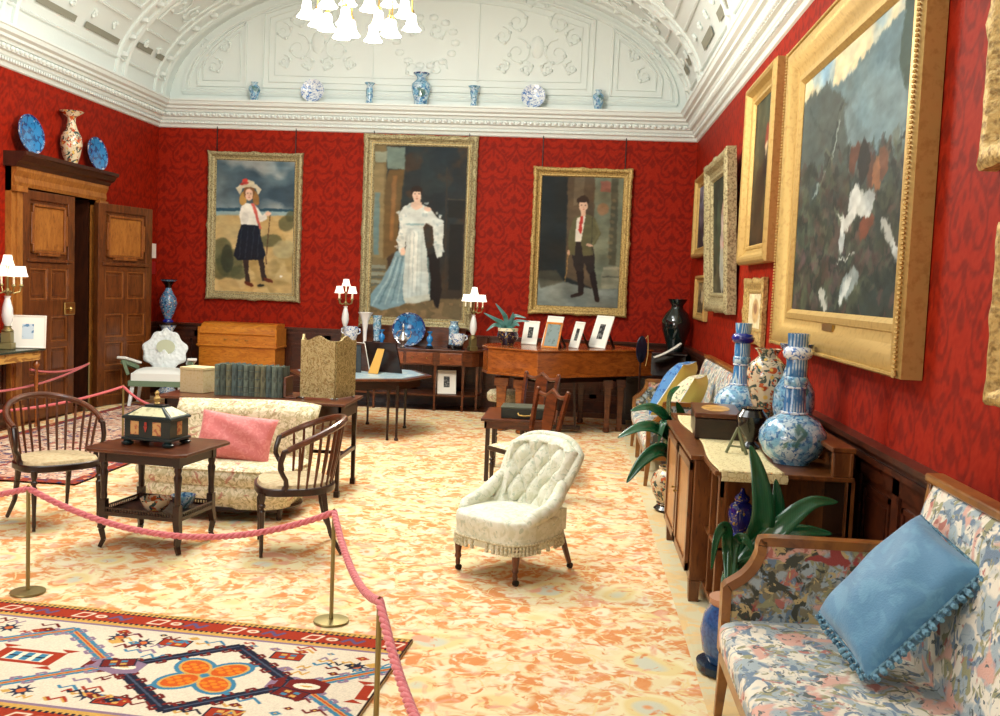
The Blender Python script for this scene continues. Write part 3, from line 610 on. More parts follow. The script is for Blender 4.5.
# Caucasian runner, painted in metres: u to the left from its right-hand end, v towards the camera
def make_runner():
    LN, WD = 3.3, 1.30; nx, ny = 820, 325
    c = Cv(nx, ny, [(LN, 0), (0, 0), (0, WD), (LN, WD)], (224, 212, 188))
    red, navy, teal, ochre, cream, org, maroon, lil = (164, 56, 34), (34, 36, 52), (66, 128, 158), (206, 162, 84), (238, 226, 200), (226, 130, 38), (112, 36, 32), (140, 116, 138)
    for (v0, v1, col) in ((0, .045, ochre), (.045, .165, red), (.165, .205, ochre), (.205, .225, lil)):
        for q in (0, 1):
            a, e = (v0, v1) if not q else (WD-v1, WD-v0); c.poly([(0, a), (LN, a), (LN, e), (0, e)], col, 0)
    for q in (0, 1):
        for (vv, w_) in ((.045, .01), (.165, .01), (.022, .006)):
            v = vv if not q else WD-vv
            for i in range(int(LN/.028)): c.poly([(i*.028, v-w_), (i*.028+.015, v-w_), (i*.028+.015, v+w_), (i*.028, v+w_)], navy, 0)
        for i in range(int(LN/.2)):
            u = .07+i*.2; v = .105 if not q else WD-.105
            if i % 2: c.line([(u-.05, v-.02), (u-.02, v+.025), (u+.02, v-.025), (u+.05, v+.02)], .02, (96, 84, 124)); c.ell(u+.085, v, .02, .016, navy); c.ell(u+.085, v, .01, .01, org)
            else: c.line([(u-.045, v-.03), (u+.02, v-.03), (u+.045, v+.03), (u-.02, v+.03), (u-.045, v-.03)], .012, cream); c.poly([(u-.02, v-.015), (u+.012, v-.015), (u+.02, v+.015), (u-.01, v+.015)], red, 0); c.ell(u-.095, v, .03, .022, cream); c.ell(u-.095, v, .016, .012, (196, 120, 90))
    def hooks(p, q, n, col, out, s=.042):
        p, q = np.array(p), np.array(q); d = (q-p)/np.linalg.norm(q-p); nn = np.array([-d[1], d[0]])*out
        for i in range(n):
            a = p+(q-p)*(i+.5)/n; c.line([a, a+nn*s, a+nn*s+d*s*.8, a+nn*s*.55+d*s*.8], .016, col, 0)
    def hexa(u, v, col, mid, inner, hc):
        P = [(u-.37, v-.03), (u, v-.35), (u+.37, v-.03), (u+.37, v+.03), (u, v+.35), (u-.37, v+.03)]
        for i in range(6):
            p, q = P[i], P[(i+1) % 6]
            c.line([p, q], .062, col, 0); hooks(p, q, 5, hc, 1); hooks(p, q, 4, hc, -1)
            c.line([p, q], .022, mid, 0); c.line([p, q], .010, inner, 0)
        for sg in (-1, 1):
            x = u+sg*.46; c.poly([(x-.09, v-.05), (x, v-.085), (x+.09, v-.05), (x+.09, v+.05), (x, v+.085), (x-.09, v+.05)], hc, 0); c.ell(x, v, .06, .03, cream, 0, 0); c.ell(x, v, .03, .008, ochre, 0, 0)
    def star(u, v, r, col, col2):
        for k in range(8):
            a = k*PI/4; c.poly([(u+r*math.cos(a), v+r*math.sin(a)), (u+r*.35*math.cos(a+.6), v+r*.35*math.sin(a+.6)), (u, v), (u+r*.35*math.cos(a-.6), v+r*.35*math.sin(a-.6))], col, 0)
        c.ell(u, v, r*.3, r*.3, col2, 0, 0)
    def block(u, v, s, col, a=0):
        R = math.radians(a); f = lambda x, y: (u+x*math.cos(R)-y*math.sin(R), v+x*math.sin(R)+y*math.cos(R))
        c.poly([f(-s, -s*.6), f(s, -s*.6), f(s, s*.6), f(-s, s*.6)], navy, 0); c.poly([f(-s*.9, -s*.5), f(s*.9, -s*.5), f(s*.9, s*.5), f(-s*.9, s*.5)], col, 0)
        for x in (-.3, .3):
            for y in (-.2, .2): c.poly([f(s*(x-.18), s*(y-.13)), f(s*(x+.18), s*(y-.13)), f(s*(x+.18), s*(y+.13)), f(s*(x-.18), s*(y+.13))], (teal if x*y > 0 else ochre), 0)
    vm = .655
    for k, u in enumerate((-.08, .76, 1.60, 2.44, 3.28)):
        if k % 2:
            hexa(u, vm, navy, navy, (70, 80, 100), maroon)
            for a in (45, 135, 225, 315):
                R = math.radians(a); x, y = u+.11*math.cos(R), vm+.105*math.sin(R); c.ell(x, y, .115, .088, teal, a, 0); c.line([(x, y), (u+.25*math.cos(R), vm+.22*math.sin(R))], .022, teal, 0)
            for a in (45, 135, 225, 315):
                R = math.radians(a); x, y = u+.11*math.cos(R), vm+.105*math.sin(R); c.ell(x, y, .093, .068, ochre, a, 0); c.ell(x, y, .080, .056, (206, 92, 34), a, 0)
                for e in range(6): c.ell(x+.045*math.cos(e*PI/3), y+.03*math.sin(e*PI/3), .016, .013, org, 0, 0)
                c.ell(x, y, .014, .014, org, 0, 0)
            c.ell(u, vm, .02, .02, teal)
        else:
            hexa(u, vm, teal, ochre, (190, 70, 40), lil)
            c.poly([(u-.15, vm-.075), (u+.15, vm-.075), (u+.15, vm+.075), (u-.15, vm+.075)], red, 0)
            for sg in (-1, 1):
                for sh in (-1, 1): c.poly([(u+sg*.15, vm+sh*.075), (u+sg*.19, vm+sh*.11), (u+sg*.10, vm+sh*.11)], red, 0)
            c.poly([(u-.10, vm-.045), (u+.10, vm-.045), (u+.10, vm+.045), (u-.10, vm+.045)], cream, 0)
            for x in (-.065, 0, .065): c.line([(u+x, vm-.035), (u+x, vm+.035)], .035, teal, 0); c.line([(u+x-.02, vm), (u+x+.02, vm)], .014, navy, 0)
    for (u, v, col, a) in ((1.18, .62, maroon, 20), (.34, .74, maroon, -15), (2.02, .66, maroon, 15), (.50, .36, red, 0), (1.06, .34, red, 0), (.52, .98, red, 0), (1.0, .98, red, 0), (2.2, .36, red, 0), (2.7, .98, red, 0)): block(u, v, .075, col, a)
    for (u, v) in ((.16, .40), (1.34, .34), (1.40, .98), (1.12, .98-.03), (.24, 1.0), (1.90, .36), (1.84, .95), (2.9, .36), (2.96, .95), (1.2, .38)): star(u, v, .065, (44, 52, 74), (206, 110, 60))
    r = random.Random(4)
    for i in range(420):
        u, v = r.random()*LN, .26+r.random()*(WD-.52)
        du = abs(((u+.08+.42) % .84)-.42)
        if du/.37+abs(v-vm)/.35 < 1.22 or du > .36 and abs(v-vm) < .12: continue
        col = r.choice([maroon, red, teal, ochre, lil, navy, maroon]); s = .020+r.random()*.024; k = i % 3
        if k == 0: c.line([(u-s, v), (u, v-s), (u+s, v), (u+s*1.6, v-s*.6)], .013, col, 0)
        elif k == 1: c.poly([(u-s, v), (u, v-s*.7), (u+s, v), (u, v+s*.7)], col, 0); c.ell(u, v, .006, .006, ochre, 0, 0)
        else: c.line([(u-s, v-s*.6), (u-s*.4, v+s*.5), (u+s*.4, v-s*.5), (u+s, v+s*.6)], .012, col, 0)
    c.poly([(0, 0), (.014, 0), (.014, WD), (0, WD)], (60, 44, 36), 0)
    n = np.random.RandomState(2).rand(ny, nx); c.a *= (0.93+.12*n)[..., None]
    return c, LN, WD
c, LN, WD = make_runner()
RUG = mat('wool_pile', (150, 120, 100), .95, attr='Col', spec=.1, bump=('noise', 260, .4, O1))
o = thing('patterned_runner_rug', 'red, navy and cream geometric rug with hooked medallions in the front left corner', 'rug', (-.72, 4.60, .012), -4.6)
U, Vv = np.meshgrid(np.linspace(-LN, 0, c.w), np.linspace(0, -WD, c.h), indexing='ij')
Vt = np.stack([U, Vv, np.full(U.shape, .012)], -1).reshape(-1, 3)
fastmesh('pile', Vt, gridfaces(c.w, c.h)[:, ::-1], RUG, o, c.a.transpose(1, 0, 2).reshape(-1, 3))
b = B(); b.b2(-LN, 0, -WD, 0, 0, .0115); b.build('backing', mat('rug_backing', (190, 160, 120), .9), o, smooth=0)
RUG2 = mat('rose_blue_oriental_pile', (206, 164, 140), .95, spec=.1, layers=[L('voro', 3.6, .3, .22, (170, 76, 64), O1, .6), L('noise', 8, .5, .56, (224, 208, 184), O1, 1.5), L('noise', 12, .56, .6, (92, 88, 116), O1, 1.2), L('voro', 8, .16, .1, (196, 110, 90), O1, .4), L('noise', 17, .58, .62, (120, 50, 48), O1, 1)])
o = thing('oriental_rug', 'faded rose and blue oriental rug in front of the panelled doors', 'rug', (-4.86, 9.9, .012), 0)
B().b2(-.9, .9, -2.4, 2.4, 0, .012).build('pile', RUG2, o, smooth=0)
b = B()
for (x0, x1, y0, y1) in ((-.9, -.8, -2.4, 2.4), (.8, .9, -2.4, 2.4), (-.8, .8, -2.4, -2.28), (-.8, .8, 2.28, 2.4)): b.b2(x0, x1, y0, y1, .0, .014)
b.build('border', mat('brick_red_border', (150, 66, 50), .95, spec=.1, layers=[L('voro', 9, .25, .18, (214, 170, 130), O1, .4), L('noise', 20, .55, .6, (60, 60, 90))]), o, smooth=0)
# light switch
o = B().b2(XL, XL+.02, 13.78, 13.92, 1.95, 2.16).build('light_switch', WHITEP, None, smooth=0, bevel=.004)
tag(o, 'white switch plate on the red wall beside the open oak door', 'light switch')
o = B().b2(XL, XL+.015, 13.78, 13.92, 1.72, 1.90).build('wall_plate', DKRED, None, smooth=0, bevel=.004)
tag(o, 'dark red wall plate just below the white switch plate', 'wall plate')
# ---------------------------------------------------------------- pictures
def picture(name, label, loc, rz, w, h, fw, depth, m_frame, cv, cat='painting', wires=0.0, carved=0.0, slip=None, seg=1, group=None, tilt=0, canvas_m=None):
    t = thing(name, label, cat, loc, rz, group)
    if tilt: t.rotation_euler = (math.radians(tilt), 0, math.radians(rz))
    d = depth; prof = [(0, 0), (0, d*.75), (fw*.12, d*.95), (fw*.25, d), (fw*.38, d*.92), (fw*.55, d*.55), (fw*.75, d*.42), (fw*.8, d*.5), (fw*.9, d*.5), (fw, d*.3), (fw, d*.25)]
    wob = None
    if carved:
        def wob(x, z, ins, A=carved):
            if ins > fw*.5: return 0
            return A*(math.sin(x*47)*math.sin(z*47+x*30)+.6*mnoise.noise(Vector((x*18, z*18, 3))))+(A*2.2*max(0, 1-min(abs(x), abs(z))/.09) if ins < fw*.3 else 0)+(A*2*max(0, 1-(abs(abs(x)-w/2)+abs(abs(z)-h/2))/.16) if ins < fw*.3 else 0)
    b = B(); b.frame(w, h, prof, wob, seg); f = b.build('frame', m_frame, t, smooth=30)
    if slip:
        b = B(); b.frame(w-fw*1.5, h-fw*1.5, [(0, d*.44), (.004, d*.5), (fw*.12, d*.48), (fw*.16, d*.3)]); b.build('gilt_slip', slip, t, smooth=30)
    if cv is not None:
        canvas_mesh('canvas', cv, w-2*fw+.01, h-2*fw+.01, t, canvas_m or PAINTED, -d*.26)
    B().b2(-w/2+fw*.3, w/2-fw*.3, -.008, -.001, -h/2+fw*.3, h/2-fw*.3).build('backing_board', W_DARK, t, smooth=0)
    if wires:
        for s in (-1, 1):
            b = B(); b.tube([(s*w*.42, -.012, h/2-.01), (s*w*.42, -.012, h/2+wires)], .008, 5); b.build('hanging_wire', BLACK, t)
    return t
def soften(c):
    for _ in range(1): c.a = (c.a*2+np.roll(c.a, 1, 0)+np.roll(c.a, -1, 0)+np.roll(c.a, 1, 1)+np.roll(c.a, -1, 1))/6
    return c
def fig_girl():
    q = [(108, 85), (437, 97), (425, 665), (95, 635)]; c = Cv(176, 300, q, (92, 108, 116))
    c.grad((66, 88, 100), (128, 146, 150), 0, .36); c.mottle(3, .8, 3, (46, 62, 74), .5, .68); c.mottle(4, .7, 8, (172, 176, 170), .56, .72)
    P = c.poly; P([(90, 286), (440, 300), (440, 312), (90, 300)], (40, 74, 92)); P([(90, 300), (440, 310), (440, 330), (90, 322)], (140, 168, 172))
    P([(90, 318), (440, 328), (440, 680), (80, 680)], (188, 160, 106), 3)
    k = np.clip((c.Y/c.h-.40)/.05, 0, 1); n = smoothnoise(c.h, c.w, 5, 4); c.put(k*np.clip((n-.5)/.15, 0, 1)*.7, (150, 130, 80)); n = smoothnoise(c.h, c.w, 7, 9); c.put(k*np.clip((n-.52)/.1, 0, 1)*.6, (206, 184, 134))
    for (x, y, rx, ry) in ((130, 470, 42, 60), (160, 520, 55, 62), (120, 540, 40, 45), (200, 560, 40, 30), (330, 430, 48, 28), (400, 360, 34, 34), (420, 330, 26, 24)): c.ell(x, y, rx, ry, (74, 78, 52), 0, 5, .75)
    c.ell(150, 500, 26, 60, (44, 50, 40), 0, 4, .7); c.ell(390, 470, 50, 40, (168, 160, 120), 0, 5, .7)
    # legs, skirt, blouse, head, hat
    P([(212, 490), (240, 490), (238, 560), (248, 605), (228, 605), (222, 560)], (52, 38, 34)); P([(276, 490), (302, 490), (308, 560), (318, 600), (298, 602), (288, 560)], (48, 36, 34))
    c.ell(240, 612, 21, 9, (92, 42, 26), 25); c.ell(322, 600, 22, 8, (92, 42, 26), 25); c.ell(290, 620, 15, 6, (36, 36, 34))
    P([(210, 352), (278, 358), (292, 420), (312, 492), (296, 508), (250, 510), (196, 508), (176, 488), (192, 420)], (24, 28, 40))
    for x in (200, 225, 250, 275): c.line([(x+12, 370), (x, 500)], 3, (46, 52, 66))
    P([(205, 288), (222, 268), (258, 270), (276, 290), (296, 322), (312, 318), (318, 336), (296, 352), (276, 350), (276, 366), (208, 356), (200, 320)], (228, 226, 214)); c.ell(224, 330, 16, 22, (206, 204, 194), 0, 2, .8); P([(262, 352), (280, 348), (330, 318), (322, 306), (280, 328)], (214, 212, 202))
    P([(250, 268), (262, 268), (280, 330), (292, 378), (284, 380), (268, 330)], (196, 92, 82))
    c.ell(218, 248, 16, 30, (184, 142, 76), 12); c.ell(270, 250, 13, 30, (150, 108, 60), -8); c.ell(242, 222, 24, 34, (120, 80, 48)); c.ell(242, 234, 17, 25, (226, 186, 160))
    c.ell(236, 228, 2.6, 2, (60, 40, 36)); c.ell(250, 229, 2.6, 2, (60, 40, 36)); c.ell(243, 248, 4, 1.8, (176, 80, 74)); c.ell(242, 238, 2, 4, (206, 156, 132))
    P([(186, 205), (205, 190), (240, 184), (272, 192), (294, 214), (280, 236), (268, 208), (240, 200), (212, 208), (204, 234)], (206, 196, 168)); c.ell(240, 188, 27, 15, (196, 184, 154)); c.ell(226, 176, 12, 9, (200, 66, 56)); c.ell(222, 188, 20, 5, (170, 60, 54), -8)
    c.ell(322, 316, 12, 9, (222, 184, 158)); c.line([(330, 322), (318, 440), (312, 530)], 3.4, (76, 52, 36)); c.ell(375, 585, 5, 5, (226, 222, 210))
    c.finish(.9, 30, 3, .10); return soften(c)
def fig_lady():
    q = [(78, 42), (405, 48), (385, 670), (55, 655)]; c = Cv(190, 352, q, (38, 44, 44)); P = c.poly
    c.grad((34, 44, 48), (58, 46, 34)); c.mottle(5, .7, 2, (26, 32, 36), .45, .65); c.mottle(9, .6, 12, (80, 54, 32), .52, .64); c.mottle(12, .4, 22, (44, 58, 58), .55, .66)
    P([(72, 40), (120, 40), (120, 660), (52, 660)], (120, 104, 70), 3); P([(120, 50), (186, 50), (182, 130), (122, 126)], (112, 130, 120), 2); P([(78, 66), (124, 66), (120, 104), (80, 104)], (146, 152, 130), 2)
    P([(70, 110), (112, 110), (104, 440), (62, 440)], (140, 122, 84), 3); P([(76, 210), (96, 210), (90, 430), (70, 430)], (106, 130, 128), 4); P([(128, 130), (182, 130), (168, 260), (150, 420), (106, 450), (112, 200)], (104, 82, 48), 4); P([(140, 150), (156, 150), (140, 380), (128, 380)], (140, 100, 58), 4)
    for y in (465, 492, 520): P([(58, y), (112, y+2), (118, y+14), (56, y+14)], (140, 142, 122), 1); P([(56, y+15), (118, y+16), (118, y+24), (56, y+24)], (92, 92, 78), 1)
    P([(336, 236), (392, 238), (388, 300), (334, 298)], (30, 30, 28), 2); c.line([(334, 232), (392, 234)], 5, (76, 66, 50)); c.line([(330, 120), (324, 600)], 5, (58, 50, 40)); P([(340, 320), (390, 322), (380, 560), (334, 556)], (28, 26, 24), 2)
    P([(50, 600), (390, 590), (390, 680), (50, 680)], (112, 96, 66), 4); n = smoothnoise(c.h, c.w, 30, 5, 2); c.put(np.clip((n-.5)/.1, 0, 1)*(c.Y > c.h*.9)*.6, (150, 122, 86))
    P([(262, 430), (300, 420), (312, 560), (300, 625), (292, 625), (282, 590), (266, 600)], (24, 18, 18), 2)
    # pale blue train, white gown
    P([(150, 420), (186, 410), (200, 520), (196, 600), (150, 622), (100, 632), (52, 612), (54, 580), (96, 530), (128, 470)], (126, 158, 168), 2)
    for a in range(6): c.line([(150+a*8, 440), (120+a*12, 520), (66+a*22, 612-a*2)], 6-a*.5, [(170, 196, 200), (92, 124, 136)][a % 2], 1, .8)
    P([(188, 330), (246, 330), (258, 420), (268, 520), (268, 588), (230, 602), (182, 606), (174, 560), (182, 440)], (200, 210, 204), 1); c.ell(214, 460, 16, 110, (232, 236, 226), 0, 6, .8); c.ell(212, 380, 18, 40, (238, 240, 230), 0, 4, .7)
    for x in (196, 210, 226, 240): c.line([(x+4, 350), (x, 470), (x-4, 596)], 4, (176, 190, 186), 1, .8)
    c.line([(262, 440), (270, 520), (266, 590)], 7, (120, 150, 150), 2, .8); P([(176, 588), (226, 578), (270, 574), (272, 596), (190, 610)], (200, 204, 188), 2, .8)
    P([(174, 262), (200, 246), (246, 252), (272, 270), (300, 300), (318, 310), (320, 350), (314, 436), (296, 444), (288, 420), (280, 330), (258, 318), (244, 336), (190, 336), (180, 420), (164, 424), (152, 380), (166, 330), (160, 290)], (216, 222, 214), 1)
    rr = random.Random(3)
    for i in range(60):
        x, y = rr.choice([(168, 300), (170, 350), (164, 390), (292, 300), (300, 350), (300, 400), (250, 270), (186, 275)]); c.ell(x+rr.uniform(-16, 16), y+rr.uniform(-24, 24), 6, 4, rr.choice([(240, 242, 234), (166, 186, 186), (196, 206, 202)]), rr.random()*180, 1, .7)
    c.line([(186, 322), (250, 322)], 7, (150, 178, 178)); P([(206, 242), (240, 244), (246, 262), (222, 274), (202, 260)], (228, 196, 172)); P([(214, 230), (234, 230), (236, 250), (212, 250)], (222, 188, 164))
    c.ell(224, 206, 21, 20, (42, 30, 26)); c.ell(225, 219, 16, 21, (230, 196, 172)); c.ell(218, 214, 2.6, 1.8, (54, 40, 36)); c.ell(232, 214, 2.6, 1.8, (54, 40, 36)); c.ell(225, 231, 4.5, 1.8, (176, 86, 80)); c.ell(225, 223, 1.8, 3.5, (206, 160, 138)); c.ell(224, 197, 19, 9, (40, 28, 24))
    c.ell(176, 420, 8, 14, (226, 192, 168)); c.ell(262, 268, 14, 8, (226, 192, 168), 20)
    c.finish(.9, 34, 5, .12, .95); return soften(c)
def fig_boy():
    q = [(95, 68), (447, 82), (412, 645), (62, 618)]; c = Cv(176, 290, q, (30, 36, 36)); P = c.poly
    c.mottle(4, .4, 3, (20, 26, 28)); P([(205, 70), (330, 76), (320, 560), (186, 500)], (86, 72, 54), 3); P([(232, 76), (276, 78), (268, 180), (226, 200)], (104, 92, 72), 2)
    P([(320, 76), (450, 82), (430, 560), (300, 560)], (112, 118, 98), 3); P([(345, 96), (388, 98), (386, 142), (344, 140)], (150, 96, 80), 2); c.ell(352, 215, 26, 26, (164, 112, 74), 0, 4, .7); P([(392, 84), (422, 86), (404, 460), (372, 456)], (78, 78, 62), 3)
    for k in range(9): c.ell(400-k*3, 180+k*30, 11, 7, (124, 112, 82), 20, 2, .6)
    P([(350, 470), (420, 470), (418, 520), (410, 560), (340, 556), (340, 500)], (134, 134, 112), 2); c.line([(352, 468), (420, 470)], 10, (156, 152, 128), 2); c.line([(346, 505), (420, 508)], 6, (92, 92, 78), 2)
    P([(64, 500), (180, 520), (300, 556), (415, 560), (410, 660), (55, 640)], (122, 130, 122), 4); P([(66, 470), (150, 470), (180, 520), (80, 545)], (74, 70, 54), 5, .8); c.mottle(7, .25, 5)
    # figure
    P([(232, 470), (266, 470), (266, 540), (262, 575), (240, 575), (240, 540)], (34, 24, 22)); P([(286, 480), (314, 476), (322, 540), (330, 600), (312, 600), (300, 550)], (34, 24, 22)); c.ell(236, 578, 30, 8, (40, 24, 20), -12); c.ell(320, 598, 11, 15, (40, 24, 20), -20)
    P([(220, 350), (302, 352), (314, 420), (312, 480), (284, 488), (268, 440), (262, 478), (230, 476), (216, 420)], (40, 34, 32))
    P([(228, 250), (250, 238), (292, 236), (318, 254), (334, 300), (342, 320), (318, 362), (304, 370), (306, 410), (262, 414), (256, 350), (234, 350), (228, 408), (204, 404), (200, 340), (214, 280)], (94, 92, 62), 1)
    c.line([(322, 270), (334, 318), (306, 362)], 10, (112, 110, 76), 2, .7); c.line([(306, 250), (300, 410)], 3, (66, 64, 46)); P([(238, 252), (278, 238), (256, 352), (230, 350)], (228, 222, 206)); P([(256, 242), (266, 242), (262, 300), (256, 322), (246, 300)], (186, 56, 44))
    P([(256, 220), (280, 220), (280, 240), (258, 244)], (216, 178, 150)); c.ell(268, 178, 25, 22, (50, 36, 28)); c.ell(268, 200, 19, 26, (224, 186, 158)); c.ell(267, 173, 24, 12, (48, 34, 26)); c.ell(260, 196, 3, 2, (52, 38, 34)); c.ell(277, 197, 3, 2, (52, 38, 34)); c.ell(269, 216, 4.5, 1.8, (180, 96, 84)); c.ell(268, 206, 2, 4, (200, 154, 128))
    c.ell(292, 366, 15, 7, (214, 174, 146), 10); c.ell(202, 396, 6, 13, (206, 166, 138)); c.line([(202, 400), (194, 460), (184, 520)], 3.2, (172, 132, 70))
    c.finish(.8, 30, 8, .12, .95); return soften(c)
def landscape():
    q = [(62, 150), (268, -30), (232, 603), (37, 580)]; c = Cv(300, 240, q, (60, 78, 78)); P = c.poly
    c.grad((150, 184, 200), (168, 176, 166), 0, .3); c.mottle(3, .9, 4, (232, 216, 170), .45, .6); c.mottle(5, .6, 14, (120, 166, 196), .5, .65)
    P([(50, 200), (110, 150), (130, 156), (200, 60), (270, 0), (270, 340), (40, 340)], (96, 122, 128), 4); P([(50, 190), (100, 152), (140, 190), (180, 250), (200, 400), (40, 420)], (72, 84, 82), 5); P([(130, 200), (200, 110), (240, 160), (240, 400), (150, 400)], (120, 146, 152), 9, .7)
    k = np.clip((c.Y/c.h-.42)/.2, 0, 1); c.put(k*.95, (40, 52, 48)); n = smoothnoise(c.h, c.w, 10, 6); c.put(k*np.clip((n-.5)/.12, 0, 1)*.6, (74, 86, 66)); n = smoothnoise(c.h, c.w, 14, 16); c.put(k*np.clip((n-.54)/.1, 0, 1)*.5, (22, 30, 30)); n = smoothnoise(c.h, c.w, 16, 26); c.put(k*np.clip((n-.58)/.08, 0, 1)*.5, (104, 72, 70))
    c.line([(70, 370), (92, 330), (112, 280), (120, 220), (128, 190)], 12, (52, 66, 64), 2, 1, 3); c.line([(74, 366), (96, 326), (116, 270), (124, 210)], 3, (128, 144, 140), 1); c.line([(112, 250), (84, 232), (70, 200)], 5, (60, 74, 72), 1); c.line([(120, 220), (134, 190)], 4, (80, 92, 88), 1)
    P([(240, 0), (268, -30), (262, 130), (244, 180), (226, 120), (232, 60)], (52, 74, 66), 4)
    rr = random.Random(21)
    for i in range(520):
        u = rr.random(); v = .36+.64*rr.random(); x = 60+(u*185)-20*v; y = 150+v*440-u*60
        cl = rr.choice([(44, 54, 46), (58, 70, 56), (34, 42, 40), (74, 84, 66), (86, 74, 66), (64, 50, 46), (92, 100, 84), (30, 36, 36), (100, 78, 80) if v > .7 else (60, 72, 66)])
        c.ell(x, y, 2+rr.random()*5, 6+rr.random()*16, cl, rr.uniform(-25, 35), 1, .55)
    for (x, y, rx, ry, cl, a) in ((150, 290, 9, 26, (92, 56, 42), 10), (178, 320, 8, 30, (96, 62, 46), 0), (200, 305, 9, 32, (112, 72, 52), 5), (166, 300, 10, 40, (34, 34, 32), 5), (190, 330, 8, 30, (150, 100, 66), 0), (150, 372, 11, 26, (196, 204, 200), 15), (160, 380, 17, 30, (206, 212, 206), -20), (178, 372, 10, 22, (170, 178, 176), 0), (140, 410, 10, 26, (214, 218, 212), 30), (128, 452, 6, 26, (178, 190, 188), 5), (170, 425, 10, 24, (120, 66, 44), 25), (200, 420, 14, 28, (44, 56, 52), 0), (212, 440, 7, 36, (188, 196, 192), -20), (226, 480, 5, 24, (190, 196, 192), -15), (140, 535, 12, 34, (140, 156, 156), 25), (134, 542, 5, 28, (196, 204, 200), 25), (94, 560, 6, 22, (186, 190, 180), -10), (120, 490, 16, 8, (40, 48, 44), 0)): c.ell(x, y, rx, ry, cl, a, 2, .9)
    c.line([(118, 490), (150, 476)], 3, (200, 204, 196)); c.line([(120, 400), (132, 414), (128, 440)], 4, (206, 212, 206)); return c.finish(3, 24, 9, .16, .95)
def dark_stage(seed, top, bot, spots):
    c = Cv(90, 110, [(0, 0), (90, 0), (90, 110), (0, 110)], top); c.grad(top, bot); c.mottle(4, .5, seed, (24, 24, 22)); c.mottle(9, .3, seed+1)
    for (x, y, rx, ry, col) in spots: c.ell(x, y, rx, ry, col, 0, 2)
    return c.finish(3, 10, seed, .2, .9)
picture('portrait_painting', 'framed portrait of a girl in straw hat, white blouse and black skirt', (-4.71, YB-.01, 2.46), 0, 1.38, 2.12, .115, .08, GOLDG, fig_girl(), wires=.37, carved=.011, slip=GOLD, seg=44)
picture('portrait_painting', 'tallest framed portrait, of a lady in a long white gown with blue train', (-2.31, YB-.01, 2.46), 0, 1.63, 2.74, .15, .09, GOLDG, fig_lady(), wires=.06, carved=.011, slip=GOLD, seg=54)
picture('portrait_painting', 'framed portrait of a boy in green jacket and red tie holding a cane', (0.0, YB-.01, 2.41), 0, 1.38, 2.06, .12, .09, GOLDC, fig_boy(), wires=.44, carved=.012, slip=GOLD, seg=44)
XW = XR-.005
t = picture('landscape_painting', 'huge gilt framed painting of pale and brown animals in dark mountain scenery', (XW, 5.99, 2.46), -90, 2.90, 2.12, .27, .125, GOLD, landscape(), slip=GOLD)
b = B()
for i in range(150):
    s = i/150*2.9-1.45+.012
    for z in (1.04, -1.04): b.ell((s, -.122, z), (.010, .012, .012), 6, 4)
for i in range(95):
    z = i/95*2.12-1.06+.012
    for x in (1.43, -1.43): b.ell((x, -.122, z), (.012, .012, .010), 6, 4)
b.build('beaded_edge', GOLD, t)
B().b2(-.12, .12, -.075, -.06, -.90, -.86).build('name_plate', BRASS, t, smooth=0)
picture('framed_painting', 'dark upright painting in a plain gilt frame left of the huge landscape', (XW, 8.62, 2.83), -90, 1.34, 1.60, .17, .12, GOLD,
        dark_stage(3, (74, 80, 60), (58, 40, 22), [(50, 30, 7, 10, (150, 60, 40)), (52, 44, 4, 9, (216, 190, 150)), (50, 52, 10, 8, (40, 26, 22)), (30, 70, 20, 20, (52, 36, 20)), (60, 84, 16, 12, (70, 56, 28))]), slip=GOLD)
c = dark_stage(5, (60, 66, 52), (84, 82, 62), [(52, 34, 7, 10, (196, 160, 140)), (50, 56, 12, 20, (190, 170, 160)), (56, 66, 6, 6, (196, 90, 90)), (48, 86, 14, 22, (176, 176, 160)), (30, 50, 10, 30, (70, 80, 60))])
picture('framed_painting', 'tall painting in a thick grey-gold carved frame leaning off the right wall', (XW-.046, 10.6, 2.38), -90, 1.62, 1.62, .20, .12, GOLDG, c, carved=.012, seg=30, tilt=3)
c = dark_stage(7, (150, 150, 176), (60, 56, 66), [(50, 40, 14, 10, (186, 176, 196)), (50, 76, 24, 14, (44, 40, 52)), (34, 60, 8, 20, (90, 84, 100))])
picture('framed_painting', 'purple-grey painting in a gilt frame nearest the far right corner', (XW, 12.62, 2.74), -90, 1.36, 1.05, .13, .09, GOLD, c)
c = dark_stage(9, (160, 140, 100), (120, 100, 66), [(45, 50, 16, 22, (196, 180, 146))])
picture('framed_picture', 'small gilt framed picture low in the far right corner', (XW, 12.45, 1.70), -90, 1.0, .56, .09, .06, GOLD, c, cat='picture')
c = Cv(60, 60, [(0, 0), (60, 0), (60, 60), (0, 60)], (214, 202, 164)); c.ell(30, 30, 14, 20, (190, 160, 110), 0, 3); c.ell(30, 26, 7, 9, (150, 110, 80), 0, 2); c.mottle(8, .15, 4)
picture('framed_picture', 'small ornate gilt frame with cream mount beside the blue bottle vases', (XW, 8.72, 1.62), -90, .92, .56, .13, .05, GOLDC, c, cat='picture', carved=.01, seg=20)
c = dark_stage(13, (150, 120, 70), (90, 70, 40), [(45, 50, 26, 30, (120, 90, 50))])
picture('framed_painting', 'upper carved gilt frame cut by the right edge of the photo', (XW, 3.42, 2.80), -90, .96, 1.06, .17, .08, GOLDC, c, carved=.012, seg=30)
c = dark_stage(17, (206, 196, 170), (190, 176, 140), [(45, 50, 26, 30, (170, 150, 110))])
picture('framed_painting', 'lower pale gilt frame at the right edge above the tapestry settee', (XW, 3.28, 1.72), -90, .9, .66, .11, .06, GOLDC, c, carved=.006, seg=24)
